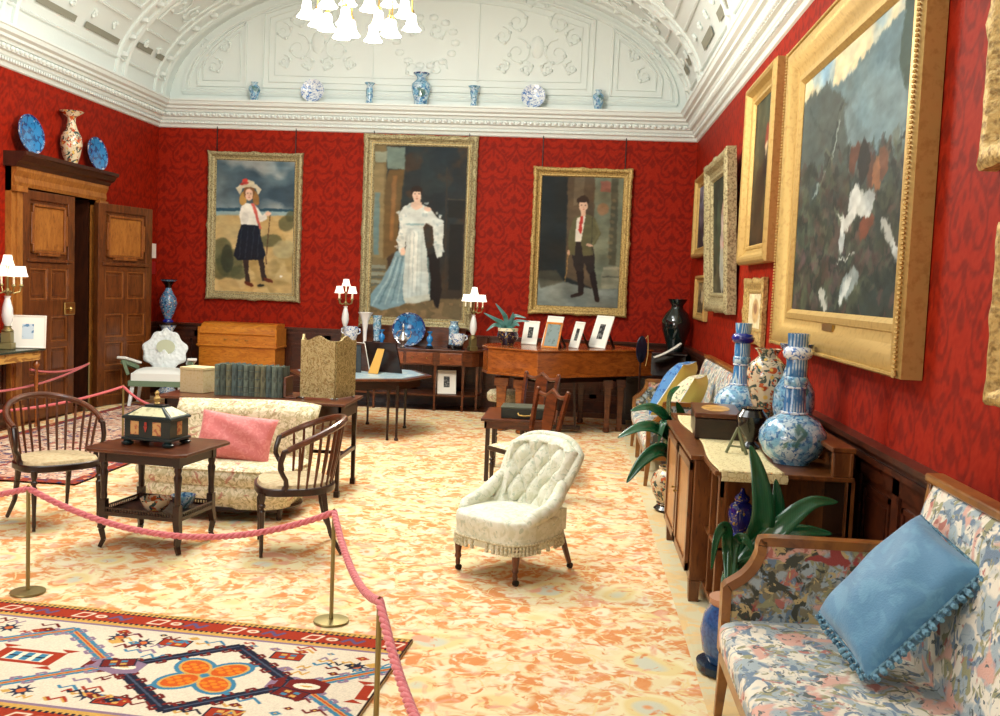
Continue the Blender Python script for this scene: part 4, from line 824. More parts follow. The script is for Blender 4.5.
# ---------------------------------------------------------------- china on the cornice below the lunette
def vase(name, label, cat, loc, prof, m, n=24, rz=0, extra=None, group=None, mod=None, thick=True):
    """lathe vase with open mouth; prof runs base to rim"""
    t = thing(name, label, cat, loc, rz, group)
    r, z = prof[-1]; inner = [(r*.88, z), (r*.8, z-.02), (max(prof[-2][0]*.7, .006), prof[-2][1])]
    B().lathe([(.001, 0)]+list(prof)+inner, n=n, mod=mod, closed=True).build('body', m, t, smooth=60)
    for (nm, pf, mm) in (extra or []): B().lathe(pf, n=n).build(nm, mm, t, smooth=60)
    return t
def sc(prof, rs, zs): return [(r*rs, z*zs) for r, z in prof]
BAL = [(.5, 0), (.55, .04), (.62, .10), (.85, .35), (1, .6), (.95, .74), (.6, .84), (.5, .88), (.5, .96), (.62, 1.0)]     # baluster
def plate_on_edge(name, label, loc, r, rz, m, rimm=None, group=None, lean=8):
    t = thing(name, label, 'plate', loc, rz, group)
    M = T(0, 0, r) @ RX(90-lean)
    B().lathe([(.001, -.004), (r*.55, -.008), (r*.62, .004), (r*.95, .026), (r, .03), (r, .036), (r*.94, .034), (r*.62, .014), (r*.55, .006), (.001, .006)], n=40, M=M, closed=False).build('dish', m, t, smooth=60)
    if rimm: B().lathe([(r*.9, .0345), (r*.93, .038), (r*1.0, .041), (r*1.01, .034)], n=40, M=M, closed=False).build('rim', rimm, t, smooth=60)
    return t
ys, zs = YB-.16, 4.222
vase('porcelain_vase', 'leftmost small blue and white jar on the cornice', 'vase', (-4.71, ys, zs), sc(BAL, .085, .27), BW)
plate_on_edge('porcelain_plate', 'white plate with blue picture propped on cornice left of the tallest vase', (-3.86, ys, zs), .165, 0, BWL, BWL)
vase('porcelain_vase', 'slim beaker vase on cornice between left plate and tallest vase', 'vase', (-3.05, ys, zs), [(.05, 0), (.055, .02), (.045, .05), (.05, .16), (.045, .22), (.04, .26), (.075, .30)], BW)
vase('porcelain_vase', 'tallest blue and white vase on cornice above the lady portrait', 'vase', (-2.32, ys, zs), [(.085, 0), (.09, .02), (.10, .09), (.135, .23), (.13, .30), (.08, .345), (.06, .37), (.065, .40), (.10, .435), (.11, .445)], BW, extra=[('dark_rim', [(.102, .43), (.114, .443), (.114, .452), (.09, .452)], BLUED)])
vase('porcelain_vase', 'flared blue and white beaker vase right of the tallest cornice vase', 'vase', (-1.57, ys, zs), [(.045, 0), (.05, .02), (.04, .06), (.045, .14), (.055, .20), (.06, .25), (.085, .29)], BW)
plate_on_edge('porcelain_plate', 'white plate with soft blue rim propped on cornice at right', (-.74, ys, zs), .165, 0, BWL, BWL)
vase('porcelain_vase', 'rightmost blue and white jar on the cornice', 'vase', (.16, ys, zs), sc(BAL, .08, .28), BW)
# over the oak doorway
vase('porcelain_vase', 'imari trumpet-neck vase on top of the oak door case', 'vase', (XL+.14, 11.27, 2.982), [(.07, 0), (.075, .02), (.10, .10), (.125, .22), (.115, .32), (.07, .40), (.045, .48), (.05, .54), (.13, .60), (.14, .61)], IMARI)
plate_on_edge('porcelain_plate', 'blue plate left of the imari vase on the oak door case', (XL+.10, 10.44, 2.982), .215, 84, BLUEP, BLUED)
plate_on_edge('porcelain_plate', 'blue plate right of the imari vase on the oak door case', (XL+.10, 11.93, 2.982), .205, 84, BLUEP, BLUED)
# ---------------------------------------------------------------- chandelier
ch = thing('chandelier', 'many-armed brass chandelier with white glass shades hanging from the vault', 'chandelier', (-2.0, 8.6, .05))
b = B(); b.tube([(0, 0, 6.05), (0, 0, 4.3)], .015, 6); b.lathe([(.02, 4.2), (.06, 4.24), (.09, 4.34), (.04, 4.46), (.02, 4.6)], n=16); b.lathe([(.1, 6.0), (.14, 6.04), (.1, 6.07)], n=16); b.build('stem', BRASS, ch)
SH = []
for k in range(8): a = PI/8+k*PI/4; SH.append((.46*math.cos(a), .46*math.sin(a), 4.01+.02*(k % 2)))
for k in range(6): a = .3+k*PI/3; SH.append((.28*math.cos(a), .28*math.sin(a), 3.93))
for k in range(6): a = k*PI/3; SH.append((.38*math.cos(a), .38*math.sin(a), 4.26))
for (x, y, z) in SH:
    b = B(); r = math.hypot(x, y); ux, uy = x/r, y/r
    b.tube([(ux*.04, uy*.04, 4.36), (ux*r*.6, uy*r*.6, z+.46), (ux*r*.92, uy*r*.92, z+.40), (x, y, z+.30), (x, y, z+.06)], .008, 6); arm = b.build('arm', BRASS, ch)
    B().lathe([(.018, z+.05), (.024, z+.07), (.016, z+.09)], (x, y, 0), 10).build('gallery', BRASS, arm)
    B().lathe([(.02, z+.06), (.035, z+.045), (.040, z), (.050, z-.04), (.075, z-.075), (.082, z-.082), (.07, z-.07), (.046, z-.035), (.034, z)], (x, y, 0), 18, mod=lambda a, zz: 1+.06*math.cos(8*a)).build('glass_shade', FROST, ch)
# ---------------------------------------------------------------- seats
def turned(z0, z1, r, n=12):
    h = z1-z0; P = [(.55, 0), (.5, .04), (.62, .08), (.6, .3), (.85, .62), (.95, .72), (.6, .74), (.6, .76), (1.05, .79), (1.05, .82), (.62, .84), (.9, .90), (1, .93), (1, 1)]
    return [(r*a, z0+h*b) for a, b in P]
def pillow(w, h, t, n=27, p=2.6, pinch=.06):
    """cushion surface in local XZ, thickness along Y"""
    b = B()
    for sg in (-1, 1):
        def f(u, v, sg=sg):
            a, c = 2*u-1, 2*v-1; e = (max(0, 1-abs(a)**p)*max(0, 1-abs(c)**p))**.42
            k = 1-pinch*(1-abs(a*c)**1.5) if max(abs(a), abs(c)) > .9 else 1-pinch*max(abs(a), abs(c))**6*(1-abs(a*c))
            wr = .012*math.sin(5*a+3*c)*math.sin(4*c)*e
            return (a*w/2*k, sg*(t/2*e+wr), c*h/2*k)
        b.grid(f, n, n)
        if sg < 0: b.f = [q[::-1] for q in b.f]
    return b
def cushion(name, label, center, U, V, t, m, mback=None, tassel=None, group=None, piping=None, cat='cushion', size=None):
    U, V = Vector(U), Vector(V); w, h = U.length, V.length; u = U.normalized(); v = (V-u*V.dot(u)).normalized(); nn = u.cross(v)
    R = Matrix((( u.x, -nn.x, v.x), (u.y, -nn.y, v.y), (u.z, -nn.z, v.z)))
    o = thing(name, label, cat, center, 0, group); o.rotation_euler = R.to_euler()
    b = pillow(w, h, t)
    if mback is None: b.build('cover', m, o, smooth=80)
    else:
        half = len(b.f)//2; nv = len(b.v)//2
        q = B(); q.v = b.v[:nv]; q.f = b.f[:half]; q.build('front_panel', m, o, smooth=80)
        q = B(); q.v = b.v[nv:]; q.f = [tuple(i-nv for i in f) for f in b.f[half:]]; q.build('back_panel', mback, o, smooth=80)
    if piping:
        q = B(); q.tube([(a*w/2*.965, 0, c*h/2*.965) for a, c in ((-1, -1), (0, -.97), (1, -1), (.97, 0), (1, 1), (0, .97), (-1, 1), (-.97, 0))], .006, 6, closed=True); q.build('piping', piping, o)
    if tassel:
        q = B(); r = random.Random(8)
        for (x0, z0, x1, z1, n) in ((-1, -1, 1, -1, 13), (1, -1, 1, 1, 16)):
            for i in range(n):
                s = (i+.5)/n; x, z = (x0+(x1-x0)*s)*w/2*.96, (z0+(z1-z0)*s)*h/2*.96
                dx, dz = (z1-z0)/2, -(x1-x0)/2
                if x0 == x1 == -1: dx = -1
                if z0 == z1 == 1: dz = 1
                dx, dz = (dx, 0) if x0 == x1 else (0, dz)
                L_ = .044 if x0 == x1 else .03; a = (x, 0, z); e = (x+dx*L_+r.uniform(-.005, .005), -.006, z+dz*L_+r.uniform(-.005, .005))
                q.ell((x+dx*.008, 0, z+dz*.008), (.009, .009, .009), 6, 5); q.tube([(x+dx*.012, 0, z+dz*.012), ((x+e[0])/2+dx*.004, -.003, (z+e[2])/2+dz*.004), e], [.006, .013, .010], 6)
        q.tube([(a*w/2*.97, 0, c*h/2*.97) for a, c in ((-1, -1), (1, -1), (1, 1), (-1, 1))], .008, 6, closed=True)
        q.build('tassel_trim', tassel, o, smooth=50)
    return o
def tub_chair(label, loc, rz):
    t = thing('tub_armchair', label, 'chair', loc, rz, None)
    def out(k, n=40):
        P = []
        for i in range(n):
            a = 2*PI*i/n; x, y = math.sin(a), math.cos(a)
            P.append((.265*k*x*(1 if y > 0 else (1+.06*abs(y))), .26*k*y if y > 0 else (-.25*k*(abs(y)**.45))))
        return P[::-1]
    B().prism(out(1.0), .385, .432, 'z').build('seat_frame', W_DARK, t, bevel=.008)
    b = B(); o_ = out(.93); n = len(o_); c0 = [(x, y, .432) for x, y in o_]; c1 = [(x*.96, y*.96, .452) for x, y in o_]; b.add(c0+c1+[(0, 0, .462)], [(i, (i+1) % n, (i+1) % n+n, i+n) for i in range(n)]+[(i+n, (i+1) % n+n, 2*n) for i in range(n)])
    b.build('woven_seat', CANE, t, smooth=60)
    def rail(a): r = math.radians(a); return (.30*math.sin(r), .31*math.cos(r), .635+.205*max(0, (math.cos(r)+.45)/1.45)**.85)
    P = [rail(a) for a in range(-103, 104, 6)]; b = B(); b.tube(P, [.0185+.004*math.sin(PI*i/(len(P)-1)) for i in range(len(P))], 10); b.build('top_rail', W_TABLE, t)
    for k in range(15):
        a = -88+k*88/7; p = rail(a); r = math.radians(a); q = (.245*math.sin(r), (.24 if math.cos(r) > 0 else .20)*math.cos(r), .43)
        B().tube([p, ((p[0]+q[0])/2, (p[1]+q[1])/2+.004, (p[2]+q[2])/2), q], [.007, .010, .007], 6).build('spindle', W_TABLE, t)
    for s in (-1, 1):
        e = rail(103*s); B().tube([(e[0], e[1]+.02, e[2]+.003), (e[0]*1.01, e[1]-.014, e[2]-.008), (e[0]*1.01, e[1]-.034, .60), (e[0]*1.0, e[1]-.036, .565), (e[0], e[1]-.02, .53), (.262*s, e[1]+.002, .49), (.257*s, e[1]+.005, .455), (.252*s, e[1]-.008, .425)], [.017, .018, .017, .016, .015, .015, .017, .02], 10).build('arm_support', W_DARK, t)
        B().lathe(turned(0, .40, .021), (.215*s, -.205, 0), 12).build('front_leg', W_DARK, t)
        b = B(); P = [(.17*s, .17, .40), (.175*s, .19, .27), (.18*s, .22, .13), (.205*s, .29, .0)]
        for i in range(3): b.bar(P[i], P[i+1], .036-.006*i, .036-.006*i, .030-.005*i, .030-.005*i)
        b.build('back_leg', W_DARK, t, bevel=.003)
    return t
tub_chair('spindle-back tub armchair left of the small square table', (-3.52, 6.39, .016), 51)
tub_chair('spindle-back tub armchair right of the table, side-on before the cream sofa', (-1.76, 6.10, .016), -70)
def settee(label, loc, rz, L_=2.3):
    t = thing('tapestry_settee', label, 'sofa', loc, rz, None)
    def seat(u, v):
        x = (u-.5)*(L_-.10); a = v*2*PI; cy, sy = math.cos(a), math.sin(a)
        e = lambda q, p: math.copysign(abs(q)**p, q)
        k = (1-abs(2*u-1)**14)**.2
        return (x, -.06+.365*e(cy, .35)*(.9+.1*k), .365+.075*e(sy, .5)*(1 if sy < 0 else (.75+.25*k)))
    b = B(); b.grid(seat, 40, 32, cv=True); b.build('seat_cushion', TAP, t, smooth=70)
    b = B(); b.b2(-L_/2+.03, L_/2-.03, -.405, -.36, .235, .31); b.b2(-L_/2+.03, L_/2-.03, .30, .34, .235, .31); b.b2(-L_/2+.01, -L_/2+.05, -.40, .34, .235, .31); b.b2(L_/2-.05, L_/2-.01, -.40, .34, .235, .31)
    b.build('seat_rail', W_SOFA, t, bevel=.008)
    th = math.radians(13); xb = L_/2-.10
    def back(u, v):
        a = v*2*PI; cy, sy = math.cos(a), math.sin(a); e = lambda q, p: math.copysign(abs(q)**p, q)
        s = .5+.5*e(sy, .6); k = (1-abs(2*u-1)**16)**.3; yy = .055*e(cy, .7)*k
        return ((2*u-1)*xb, .25+.13*s+yy, .38+.66*s)
    b = B(); b.grid(back, 36, 28, cv=True); n0 = len(b.v)
    b.add([back(0, j/28) for j in range(28)], [tuple(range(28))]); b.add([back(1, j/28) for j in range(28)], [tuple(range(28))[::-1]]); b.build('back_cushion', TAP, t, smooth=70)
    b = B(); b.bar((-xb-.02, .385, 1.055), (xb+.02, .385, 1.055), .075, .035); b.bar((-xb-.01, .39, 1.07), (-xb-.01, .30, .30), .03, .05); b.bar((xb+.01, .39, 1.07), (xb+.01, .30, .30), .03, .05)
    b.build('back_rail', W_SOFA, t, bevel=.008)
    for s in (-1, 1):
        x = s*(L_/2-.03); prof = [(-.39, .28), (-.39, .55), (-.36, .57), (-.32, .60), (-.285, .645), (-.262, .70), (-.258, .735), (-.225, .752), (.10, .752), (.33, .752)]
        b = B(); b.prism([(y, z-.012) for y, z in prof]+[(.34, .30), (-.36, .30)], x-.028, x+.028, 'x'); b.build('arm_panel', TAPD, t, smooth=20)
        sm = []
        for i in range(len(prof)-1):
            q0, q1, q2, q3 = [Vector(prof[min(max(i+j, 0), len(prof)-1)]) for j in (-1, 0, 1, 2)]
            for k in range(5):
                s_ = k/5; sm.append(.5*((2*q1)+(q2-q0)*s_+(2*q0-5*q1+4*q2-q3)*s_*s_+(3*q1-q0-3*q2+q3)*s_**3) if 1 < i < 7 else q1.lerp(q2, s_))
        sm.append(Vector(prof[-1])); vs = []
        for i, p in enumerate(sm):
            d = (sm[min(i+1, len(sm)-1)]-sm[max(i-1, 0)]).normalized(); nn = Vector((-d.y, d.x))*.018
            vs += [(x-.034, p.x+nn.x, p.y+nn.y), (x+.034, p.x+nn.x, p.y+nn.y), (x+.034, p.x-nn.x, p.y-nn.y), (x-.034, p.x-nn.x, p.y-nn.y)]
        m_ = len(sm); b = B(); b.add(vs, [(i*4+k, i*4+(k+1) % 4, i*4+4+(k+1) % 4, i*4+4+k) for i in range(m_-1) for k in range(4)]+[(3, 2, 1, 0), (m_*4-4, m_*4-3, m_*4-2, m_*4-1)])
        b.build('arm_rail', W_SOFA, t, smooth=40)
        for y, k in ((-.375, 1), (.33, 1)):
            b = B(); b.box((x, y, .15), (.05, .05, .30)); b.v = [(vx if vz > .1 else x+(vx-x)*.62, vy if vz > .1 else y+(vy-y)*.62-(.02 if y < 0 else -.05), vz) for vx, vy, vz in b.v]; b.build('leg', W_SOFA, t, bevel=.004)
    for x in (-L_/6, L_/6):
        b = B(); b.box((x, -.375, .12), (.045, .045, .24)); b.v = [(vx if vz > .1 else x+(vx-x)*.62, vy, vz) for vx, vy, vz in b.v]; b.build('leg', W_SOFA, t, bevel=.004)
    return t
s1 = settee('floral tapestry settee in right foreground holding the blue tasselled cushion', (1.05, 2.88, .011), -90)
s2 = dup(s1, (1.075, 9.9, .011), -90, 'floral tapestry settee heaped with cushions along the far right wall')
cushion('tasselled_cushion', 'powder blue cushion with tassel fringe leaning on the foreground settee', (1.155, 3.455, .735), (.075, -.40, -.09), (.33, .02, .41), .19, BLUEF, tassel=BLUET)
cushion('scatter_cushion', 'blue flowered cushion with mustard back on the far settee', (1.04, 10.30, .76), (-.20, -.56, 0), (.34, 0, .54), .26, CUSHA, CUSHY, piping=WFAB)
cushion('scatter_cushion', 'posy print cushion with mustard back in middle of the far settee', (1.06, 9.40, .72), (-.18, -.52, 0), (.30, 0, .50), .25, CUSHB, CUSHY, piping=WFAB)
cushion('scatter_cushion', 'pale blue cushion at the near end of the far settee', (1.10, 8.95, .58), (-.08, -.38, .0), (.30, .0, .24), .16, CUSHL)
# ---- tufted nursing chair
t = thing('tufted_nursing_chair', 'low pale buttoned nursing chair with tasselled fringe in mid floor', 'chair', (-.335, 5.90, .011), -35.5)
def seatf(u, v):
    a = 2*PI*u; e = lambda q, p: math.copysign(abs(q)**p, q); s, c_ = e(math.sin(a), .55), e(math.cos(a), .55); k = 1-.12*max(0, s)
    if v < .25: r, z = 1.0, .20+.10*v/.25
    elif v < .5: q = (v-.25)/.25; r, z = 1.0-.02*math.sin(q*PI)*0+.015*math.sin(q*PI), .30+.065*q
    else: q = (v-.5)/.5; r, z = math.cos(q*PI/2)**.8, .365+.035*math.sin(q*PI/2)
    return (.285*c_*r*k, (.29*s-.01)*r, z)
b = B(); b.grid(seatf, 48, 20, cu=True); b.build('seat', TUFT, t, smooth=70)
def wd(tt): return .212+.050*math.sin(min(1, max(0, tt-.1)/.9)*PI*.62)+.05*max(0, .25-tt)*1.6
def backc(s, tt):
    z = .36+.44*tt*(1-.20*abs(s)**3.2*tt); w_ = wd(tt)*(1-.0*s)
    y = .20+.17*tt-.10*(abs(s)**2)*(1-.45*tt)
    return Vector((w_*s, y, z))
def nrm(s, tt):
    d = .01; a = backc(min(1, s+d), tt)-backc(max(-1, s-d), tt); c_ = backc(s, min(1, tt+d))-backc(s, max(0, tt-d)); n = a.cross(c_); return n.normalized()
def bf(u, v):
    s, tt = 2*u-1, v; p = backc(s, tt); n = nrm(s, tt)
    ed = min(1, min((1-abs(s))/.16, (1-tt)/.13)); q = math.sqrt(max(0, 1-(1-max(0, ed))**2))
    a_, c_ = s*1.75+tt*2.1+.1, s*1.75-tt*2.1-.1
    puff = (abs(math.sin(PI*a_))*abs(math.sin(PI*c_)))**.42 if (abs(s) < .84 and tt < .87) else .75
    d = .035*q+.050*puff*q; return tuple(p+n*d)
b = B(); b.grid(bf, 81, 81); b.build('buttoned_back', TUFT, t, smooth=80)
b = B(); b.grid(lambda u, v: tuple(backc(2*(1-u)-1, v)+Vector((0, .035*math.sqrt(max(0, 1-abs(1-2*u)**4))*(1-v**6), 0))), 30, 20); b.build('back_upholstery', TUFT, t, smooth=70)
b = B(); P = [tuple(backc(-1, j/14)) for j in range(15)]+[tuple(backc(-1+2*i/16, 1)) for i in range(1, 16)]+[tuple(backc(1, 1-j/14)) for j in range(15)]
b.tube(P, .030, 10); b.build('rolled_edge', TUFT, t, smooth=60)
for i in range(-4, 5):
    for j in range(-8, 5):
        # creases cross where both diagonal phases are whole numbers
        s, tt = (i+j)/3.5, (i-j)/4.2-.1/2.1
        if abs(s) > .8 or tt < .1 or tt > .85: continue
        p = backc(s, tt)+nrm(s, tt)*.040; B().ell(tuple(p), (.009, .009, .009), 8, 6).build('button', TASSEL, t)
for s in (-1, 1):
    P = [(.238*s, .17, .54), (.256*s, .11, .48), (.266*s, .03, .43), (.268*s, -.06, .405), (.262*s, -.13, .39), (.25*s, -.175, .36)]
    b = B(); b.tube(P, [.036, .044, .046, .046, .044, .034], 14); b.ell((.25*s, -.175, .36), (.034, .028, .034), 12, 8); b.ell((.238*s, .17, .54), (.036, .032, .036), 12, 8)
    b.b2(.225*s, .268*s, -.16, .19, .28, .41); b.build('arm', TUFT, t, smooth=60)
b = B(); n = 58
for i in range(n):
    a = 2*PI*i/n; x, y, _ = seatf(i/n, .1); x *= 1.01; y *= 1.01; b.lathe([(.004, 0), (.010, -.010), (.011, -.020), (.006, -.026), (.012, -.036), (.013, -.056)][::-1], (x, y, .238), 7)
P = [seatf(i/60, .18) for i in range(60)]; b.tube([(x*1.01, y*1.01, .245) for x, y, _ in P], .009, 6, closed=True); b.build('tassel_fringe', TASSEL, t, smooth=50)
for x, y in ((-.225, -.235), (.225, -.235)):
    b = B(); b.lathe([(.014, .04), (.016, .06), (.013, .075), (.022, .09), (.017, .11), (.022, .15), (.026, .20), (.026, .24)], (x, y, 0), 12); lg = b.build('front_leg', W_TABLE, t); b = B(); b.lathe([(.018, -.012), (.018, .012)], n=14, M=T(x, y+.008, .019) @ RY(90)); b.cyl((x, y, 0), .009, .018, .045); b.build('castor', RIM, lg)
for x in (-.19, .19):
    b = B(); b.bar((x, .23, .26), (x*1.15, .31, .035), .036, .036, .024, .024); lg = b.build('back_leg', W_TABLE, t, bevel=.004); B().lathe([(.018, -.012), (.018, .012)], n=14, M=T(x*1.16, .315, .019) @ RY(90)).build('castor', RIM, lg)
# ---- cream sofa with pink cushion
t = thing('cream_sofa', 'armless cream brocade sofa with rolled back behind the small table', 'sofa', (-2.55, 7.03, .011), -3)
def sofaseat(u, v):
    e = lambda q, p: math.copysign(abs(q)**p, q); a = 2*PI*u; c_, s = e(math.cos(a), .5), e(math.sin(a), .5)
    if v < .12: r, z = .93, .09+.03*v/.12
    elif v < .4: q = (v-.12)/.28; r, z = .93+.07*math.sin(q*PI), .12+.13*q
    elif v < .46: r, z = .965, .25+.01*(v-.4)/.06
    elif v < .72: q = (v-.46)/.26; r, z = .965+.05*math.sin(q*PI), .262+.10*q
    else: q = (v-.72)/.28; r, z = math.cos(q*PI/2)**.7, .362+.035*math.sin(q*PI/2)
    return (.60*c_*r, .36*s*r-.02, z)
b = B(); b.grid(sofaseat, 64, 34, cu=True); b.build('seat', BROCADE, t, smooth=60)
def sofaback(u, v):
    a = 2*PI*v; e = lambda q, p: math.copysign(abs(q)**p, q); s = .5+.5*e(math.sin(a), .7); x = (2*u-1); k = (1-abs(x)**12)**.25
    roll = .05*math.exp(-((s-.88)/.16)**2); th = (.055+roll)*e(math.cos(a), .8)*k
    return (.57*x*(.97+.05*s), .30+.17*s**1.6-.06*abs(x)**3*(1-s*.6)+th, .30+.47*s*(1-.03*abs(x)**4)+.008*math.sin(3*x))
b = B(); b.grid(sofaback, 44, 36, cv=True); b.add([sofaback(0, j/36) for j in range(36)], [tuple(range(36))]); b.add([sofaback(1, j/36) for j in range(36)], [tuple(range(36))[::-1]]); b.build('back', BROCADE, t, smooth=70)
b = B(); b.tube([(.575*math.cos(a)*1.0, .345*math.sin(a)-.02, .085) for a in [2*PI*i/40 for i in range(40)]], .02, 6, closed=True); b.box((0, 0, .085), (1.0, .55, .04)); b.build('base', W_DARK, t)
for x, y in ((-.46, -.24), (.50, -.22), (-.46, .26), (.46, .26)): B().lathe([(.016, 0), (.02, .01), (.018, .03), (.028, .07), (.03, .09)], (x, y, 0), 10).build('bun_foot', W_DARK, t)
cushion('pink_cushion', 'oblong pink cushion leaning on the cream sofa', (-2.47, 7.00, .555), (.58, -.02, -.05), (.0, .14, .33), .16, PINKF)
# ---- side chairs by the small table
def side_chair(label, loc, rz):
    t = thing('side_chair', label, 'chair', loc, rz)
    b = B(); b.add([(-.23, -.21, .38), (.23, -.21, .38), (.18, .20, .38), (-.18, .20, .38), (-.23, -.21, .42), (.23, -.21, .42), (.18, .20, .42), (-.18, .20, .42)], [(3, 2, 1, 0), (4, 5, 6, 7), (0, 1, 5, 4), (1, 2, 6, 5), (2, 3, 7, 6), (3, 0, 4, 7)]); b.build('seat_frame', W_DARK, t, bevel=.006)
    b = B(); b.grid(lambda u, v: ((2*u-1)*(.222-.045*v), -.2+.385*v, .42+.038*(max(0, 1-abs(2*u-1)**4)*max(0, 1-abs(2*v-1)**4))**.5), 16, 14); b.build('seat_pad', BROCADE, t)
    for s in (-1, 1):
        b = B(); P = [(.17*s, .19, .40), (.175*s, .20, .55), (.19*s, .235, .72), (.20*s, .275, .88)]
        for i in range(3): b.bar(P[i], P[i+1], .036, .028, up=(0, 1, 0))
        b.ell((.20*s, .275, .885), (.022, .018, .018), 8, 6); b.build('back_post', W_TABLE, t, smooth=40)
        B().lathe(turned(0, .38, .022), (.20*s, -.18, 0), 12).build('front_leg', W_DARK, t)
        b = B(); b.bar((.165*s, .18, .40), (.18*s, .27, 0), .034, .034, .026, .026); b.build('back_leg', W_DARK, t, bevel=.003)
    b = B(); N_ = 12; P = [(.20*(2*i/N_-1), .278, .855+.035*math.exp(-((2*i/N_-1)/.25)**2)-.02*math.sin(PI*abs(2*i/N_-1))) for i in range(N_+1)]; b.tube(P, .019, 8); b.build('crest_rail', W_TABLE, t)
    b = B(); N_ = 10; L1 = [(-(.035+.03*math.sin(PI*i/N_)+.035*(i/N_)**3), .205+.07*i/N_, .44+.42*i/N_) for i in range(N_+1)]; vs = []
    for x, y, z in L1: vs += [(x, y-.008, z), (-x, y-.008, z), (-x, y+.008, z), (x, y+.008, z)]
    b.add(vs, [(i*4+k, i*4+(k+1) % 4, i*4+4+(k+1) % 4, i*4+4+k) for i in range(N_) for k in range(4)]); b.build('back_splat', W_TABLE, t)
    return t
side_chair('carved side chair nearest the buttoned nursing chair, in front of the low table', (-.38, 7.97, .011), -50)
side_chair('side chair with shaped splat between the low table and the piano', (-.47, 9.45, .011), -35)
# ---------------------------------------------------------------- tables and case furniture
t = thing('occasional_table', 'small square mahogany table with galleried shelf holding the dark casket', 'table', (-2.62, 6.02, .016), -8)
P = [(-.31, -.26), (-.26, -.31), (.26, -.31), (.31, -.26), (.31, .26), (.26, .31), (-.26, .31), (-.31, .26)]
b = B(); b.prism([(x*1.13, y*1.04) for x, y in P], .62, .64); b.build('table_top', W_TABLE, t, smooth=0, bevel=.005)
b = B()
for x0, x1, y0, y1 in ((-.27, .27, -.22, -.20), (-.27, .27, .20, .22), (-.27, -.25, -.22, .22), (.25, .27, -.22, .22)): b.b2(x0, x1, y0, y1, .545, .615)
b.build('apron', W_DARK, t, smooth=0, bevel=.003)
b = B(); b.b2(-.27, .27, -.22, .22, .205, .22); sh = b.build('lower_shelf', W_DARK, t, smooth=0); b = B()
for x0, x1, y0, y1 in ((-.27, .27, -.225, -.215), (-.27, .27, .215, .225), (-.275, -.265, -.22, .22), (.265, .275, -.22, .22)): b.b2(x0, x1, y0, y1, .248, .257); b.b2(x0, x1, y0, y1, .205, .228)
for i in range(28):
    x = -.265+i*.0196
    for y in (-.22, .22): b.b2(x-.004, x+.004, y-.003, y+.003, .22, .25)
for i in range(22):
    y = -.215+i*.0205
    for x in (-.27, .27): b.b2(x-.004, x+.004, y-.003, y+.003, .22, .25)
b.build('gallery', W_DARK, sh, smooth=0)
for sx in (-1, 1):
    for sy in (-1, 1):
        x, y = .255*sx, .205*sy; b = B(); b.box((x, y, .58), (.044, .044, .08)); b.lathe([(.017, .30), (.021, .33), (.018, .36), (.022, .44), (.026, .48), (.018, .50), (.025, .52), (.021, .54)], (x, y, 0), 12); b.box((x, y, .25), (.042, .042, .11))
        Q = [(x, y, .20), (x+.012*sx, y+.008*sy, .12), (x, y, .05), (x+.02*sx, y+.012*sy, .0)]
        for i in range(3): b.bar(Q[i], Q[i+1], .042-.006*i, .042-.006*i, .036-.006*i, .036-.006*i)
        b.build('leg', W_DARK, t, smooth=40)
# casket
t = thing('jewel_casket', 'dark green casket with peach inlay panels and gilt finial on small table', 'casket', (-2.64, 6.02, .657), -8); t.scale = (1.14, 1.1, 1.12)
b = B(); b.b2(-.14, .14, -.10, .10, .03, .155); b.b2(-.152, .152, -.112, .112, .03, .045); b.b2(-.152, .152, -.112, .112, .15, .163); b.build('body', CASK, t, smooth=0, bevel=.004)
b = B(); b.box((0, 0, .19), (.30, .22, .05), top=(.40, .40)); b.v = [v for v in b.v]; b.box((0, 0, .22), (.11, .07, .012)); ld = b.build('lid', CASK, t, smooth=0, bevel=.003)
b = B()
for s in (-1, 1):
    b.add([(-.115, s*.103, .1705), (.115, s*.103, .1705), (.058, s*.054, .2135), (-.058, s*.054, .2135)], [(0, 1, 2, 3) if s < 0 else (3, 2, 1, 0)])
    b.add([(s*.140, -.085, .1705), (s*.140, .085, .1705), (s*.072, .040, .2135), (s*.072, -.040, .2135)], [(0, 1, 2, 3) if s > 0 else (3, 2, 1, 0)])
b.build('cream_roof_panel', CASKL, ld, smooth=0)
B().lathe([(.014, .226), (.018, .232), (.010, .24), (.016, .25), (.020, .262), (.012, .272), (.008, .28), (.014, .29), (.004, .305)], n=12).build('finial', GOLD, ld)
for (x, y, a) in ((-.075, -.1005, 0), (.06, -.1005, 0), (.1405, 0, 1), (-.1405, 0, 1), (.0, .1005, 0)):
    b = B()
    if a: b.box((x, y, .10), (.004, .05, .075))
    else: b.box((x, y, .10), (.05, .004, .075))
    b.build('inlaid_panel', CASKP, t, smooth=0)
b = B(); b.box((-.008, -.102, .125), (.014, .004, .02)); b.add([(-.020, -.104, .112), (.004, -.104, .112), (-.008, -.104, .075)], [(0, 1, 2)]); b.build('escutcheon', mat('red_enamel', (176, 60, 44), .4), t, smooth=0)
for x in (-.125, .125):
    for y in (-.09, .09): B().lathe([(.02, 0), (.032, .006), (.034, .016), (.02, .024), (.024, .032)], (x, y, 0), 14).build('bun_foot', CASK, t)
def bowl(label, loc, r, h, m):
    t = thing('porcelain_bowl', label, 'bowl', loc)
    B().lathe([(.001, 0), (r*.45, 0), (r*.45, .01), (r*.5, .014), (r*.8, h*.45), (r*.96, h*.85), (r, h), (r*.95, h*.98), (r*.75, h*.45), (r*.4, .03), (.001, .024)], n=28, closed=False).build('body', m, t, smooth=60); return t
bowl('imari-patterned bowl at front of the shelf below the casket', (-2.60, 5.93, .232), .095, .095, IMARI)
bowl('blue and white bowl behind the imari bowl on the lower shelf', (-2.49, 6.10, .232), .08, .085, BW)
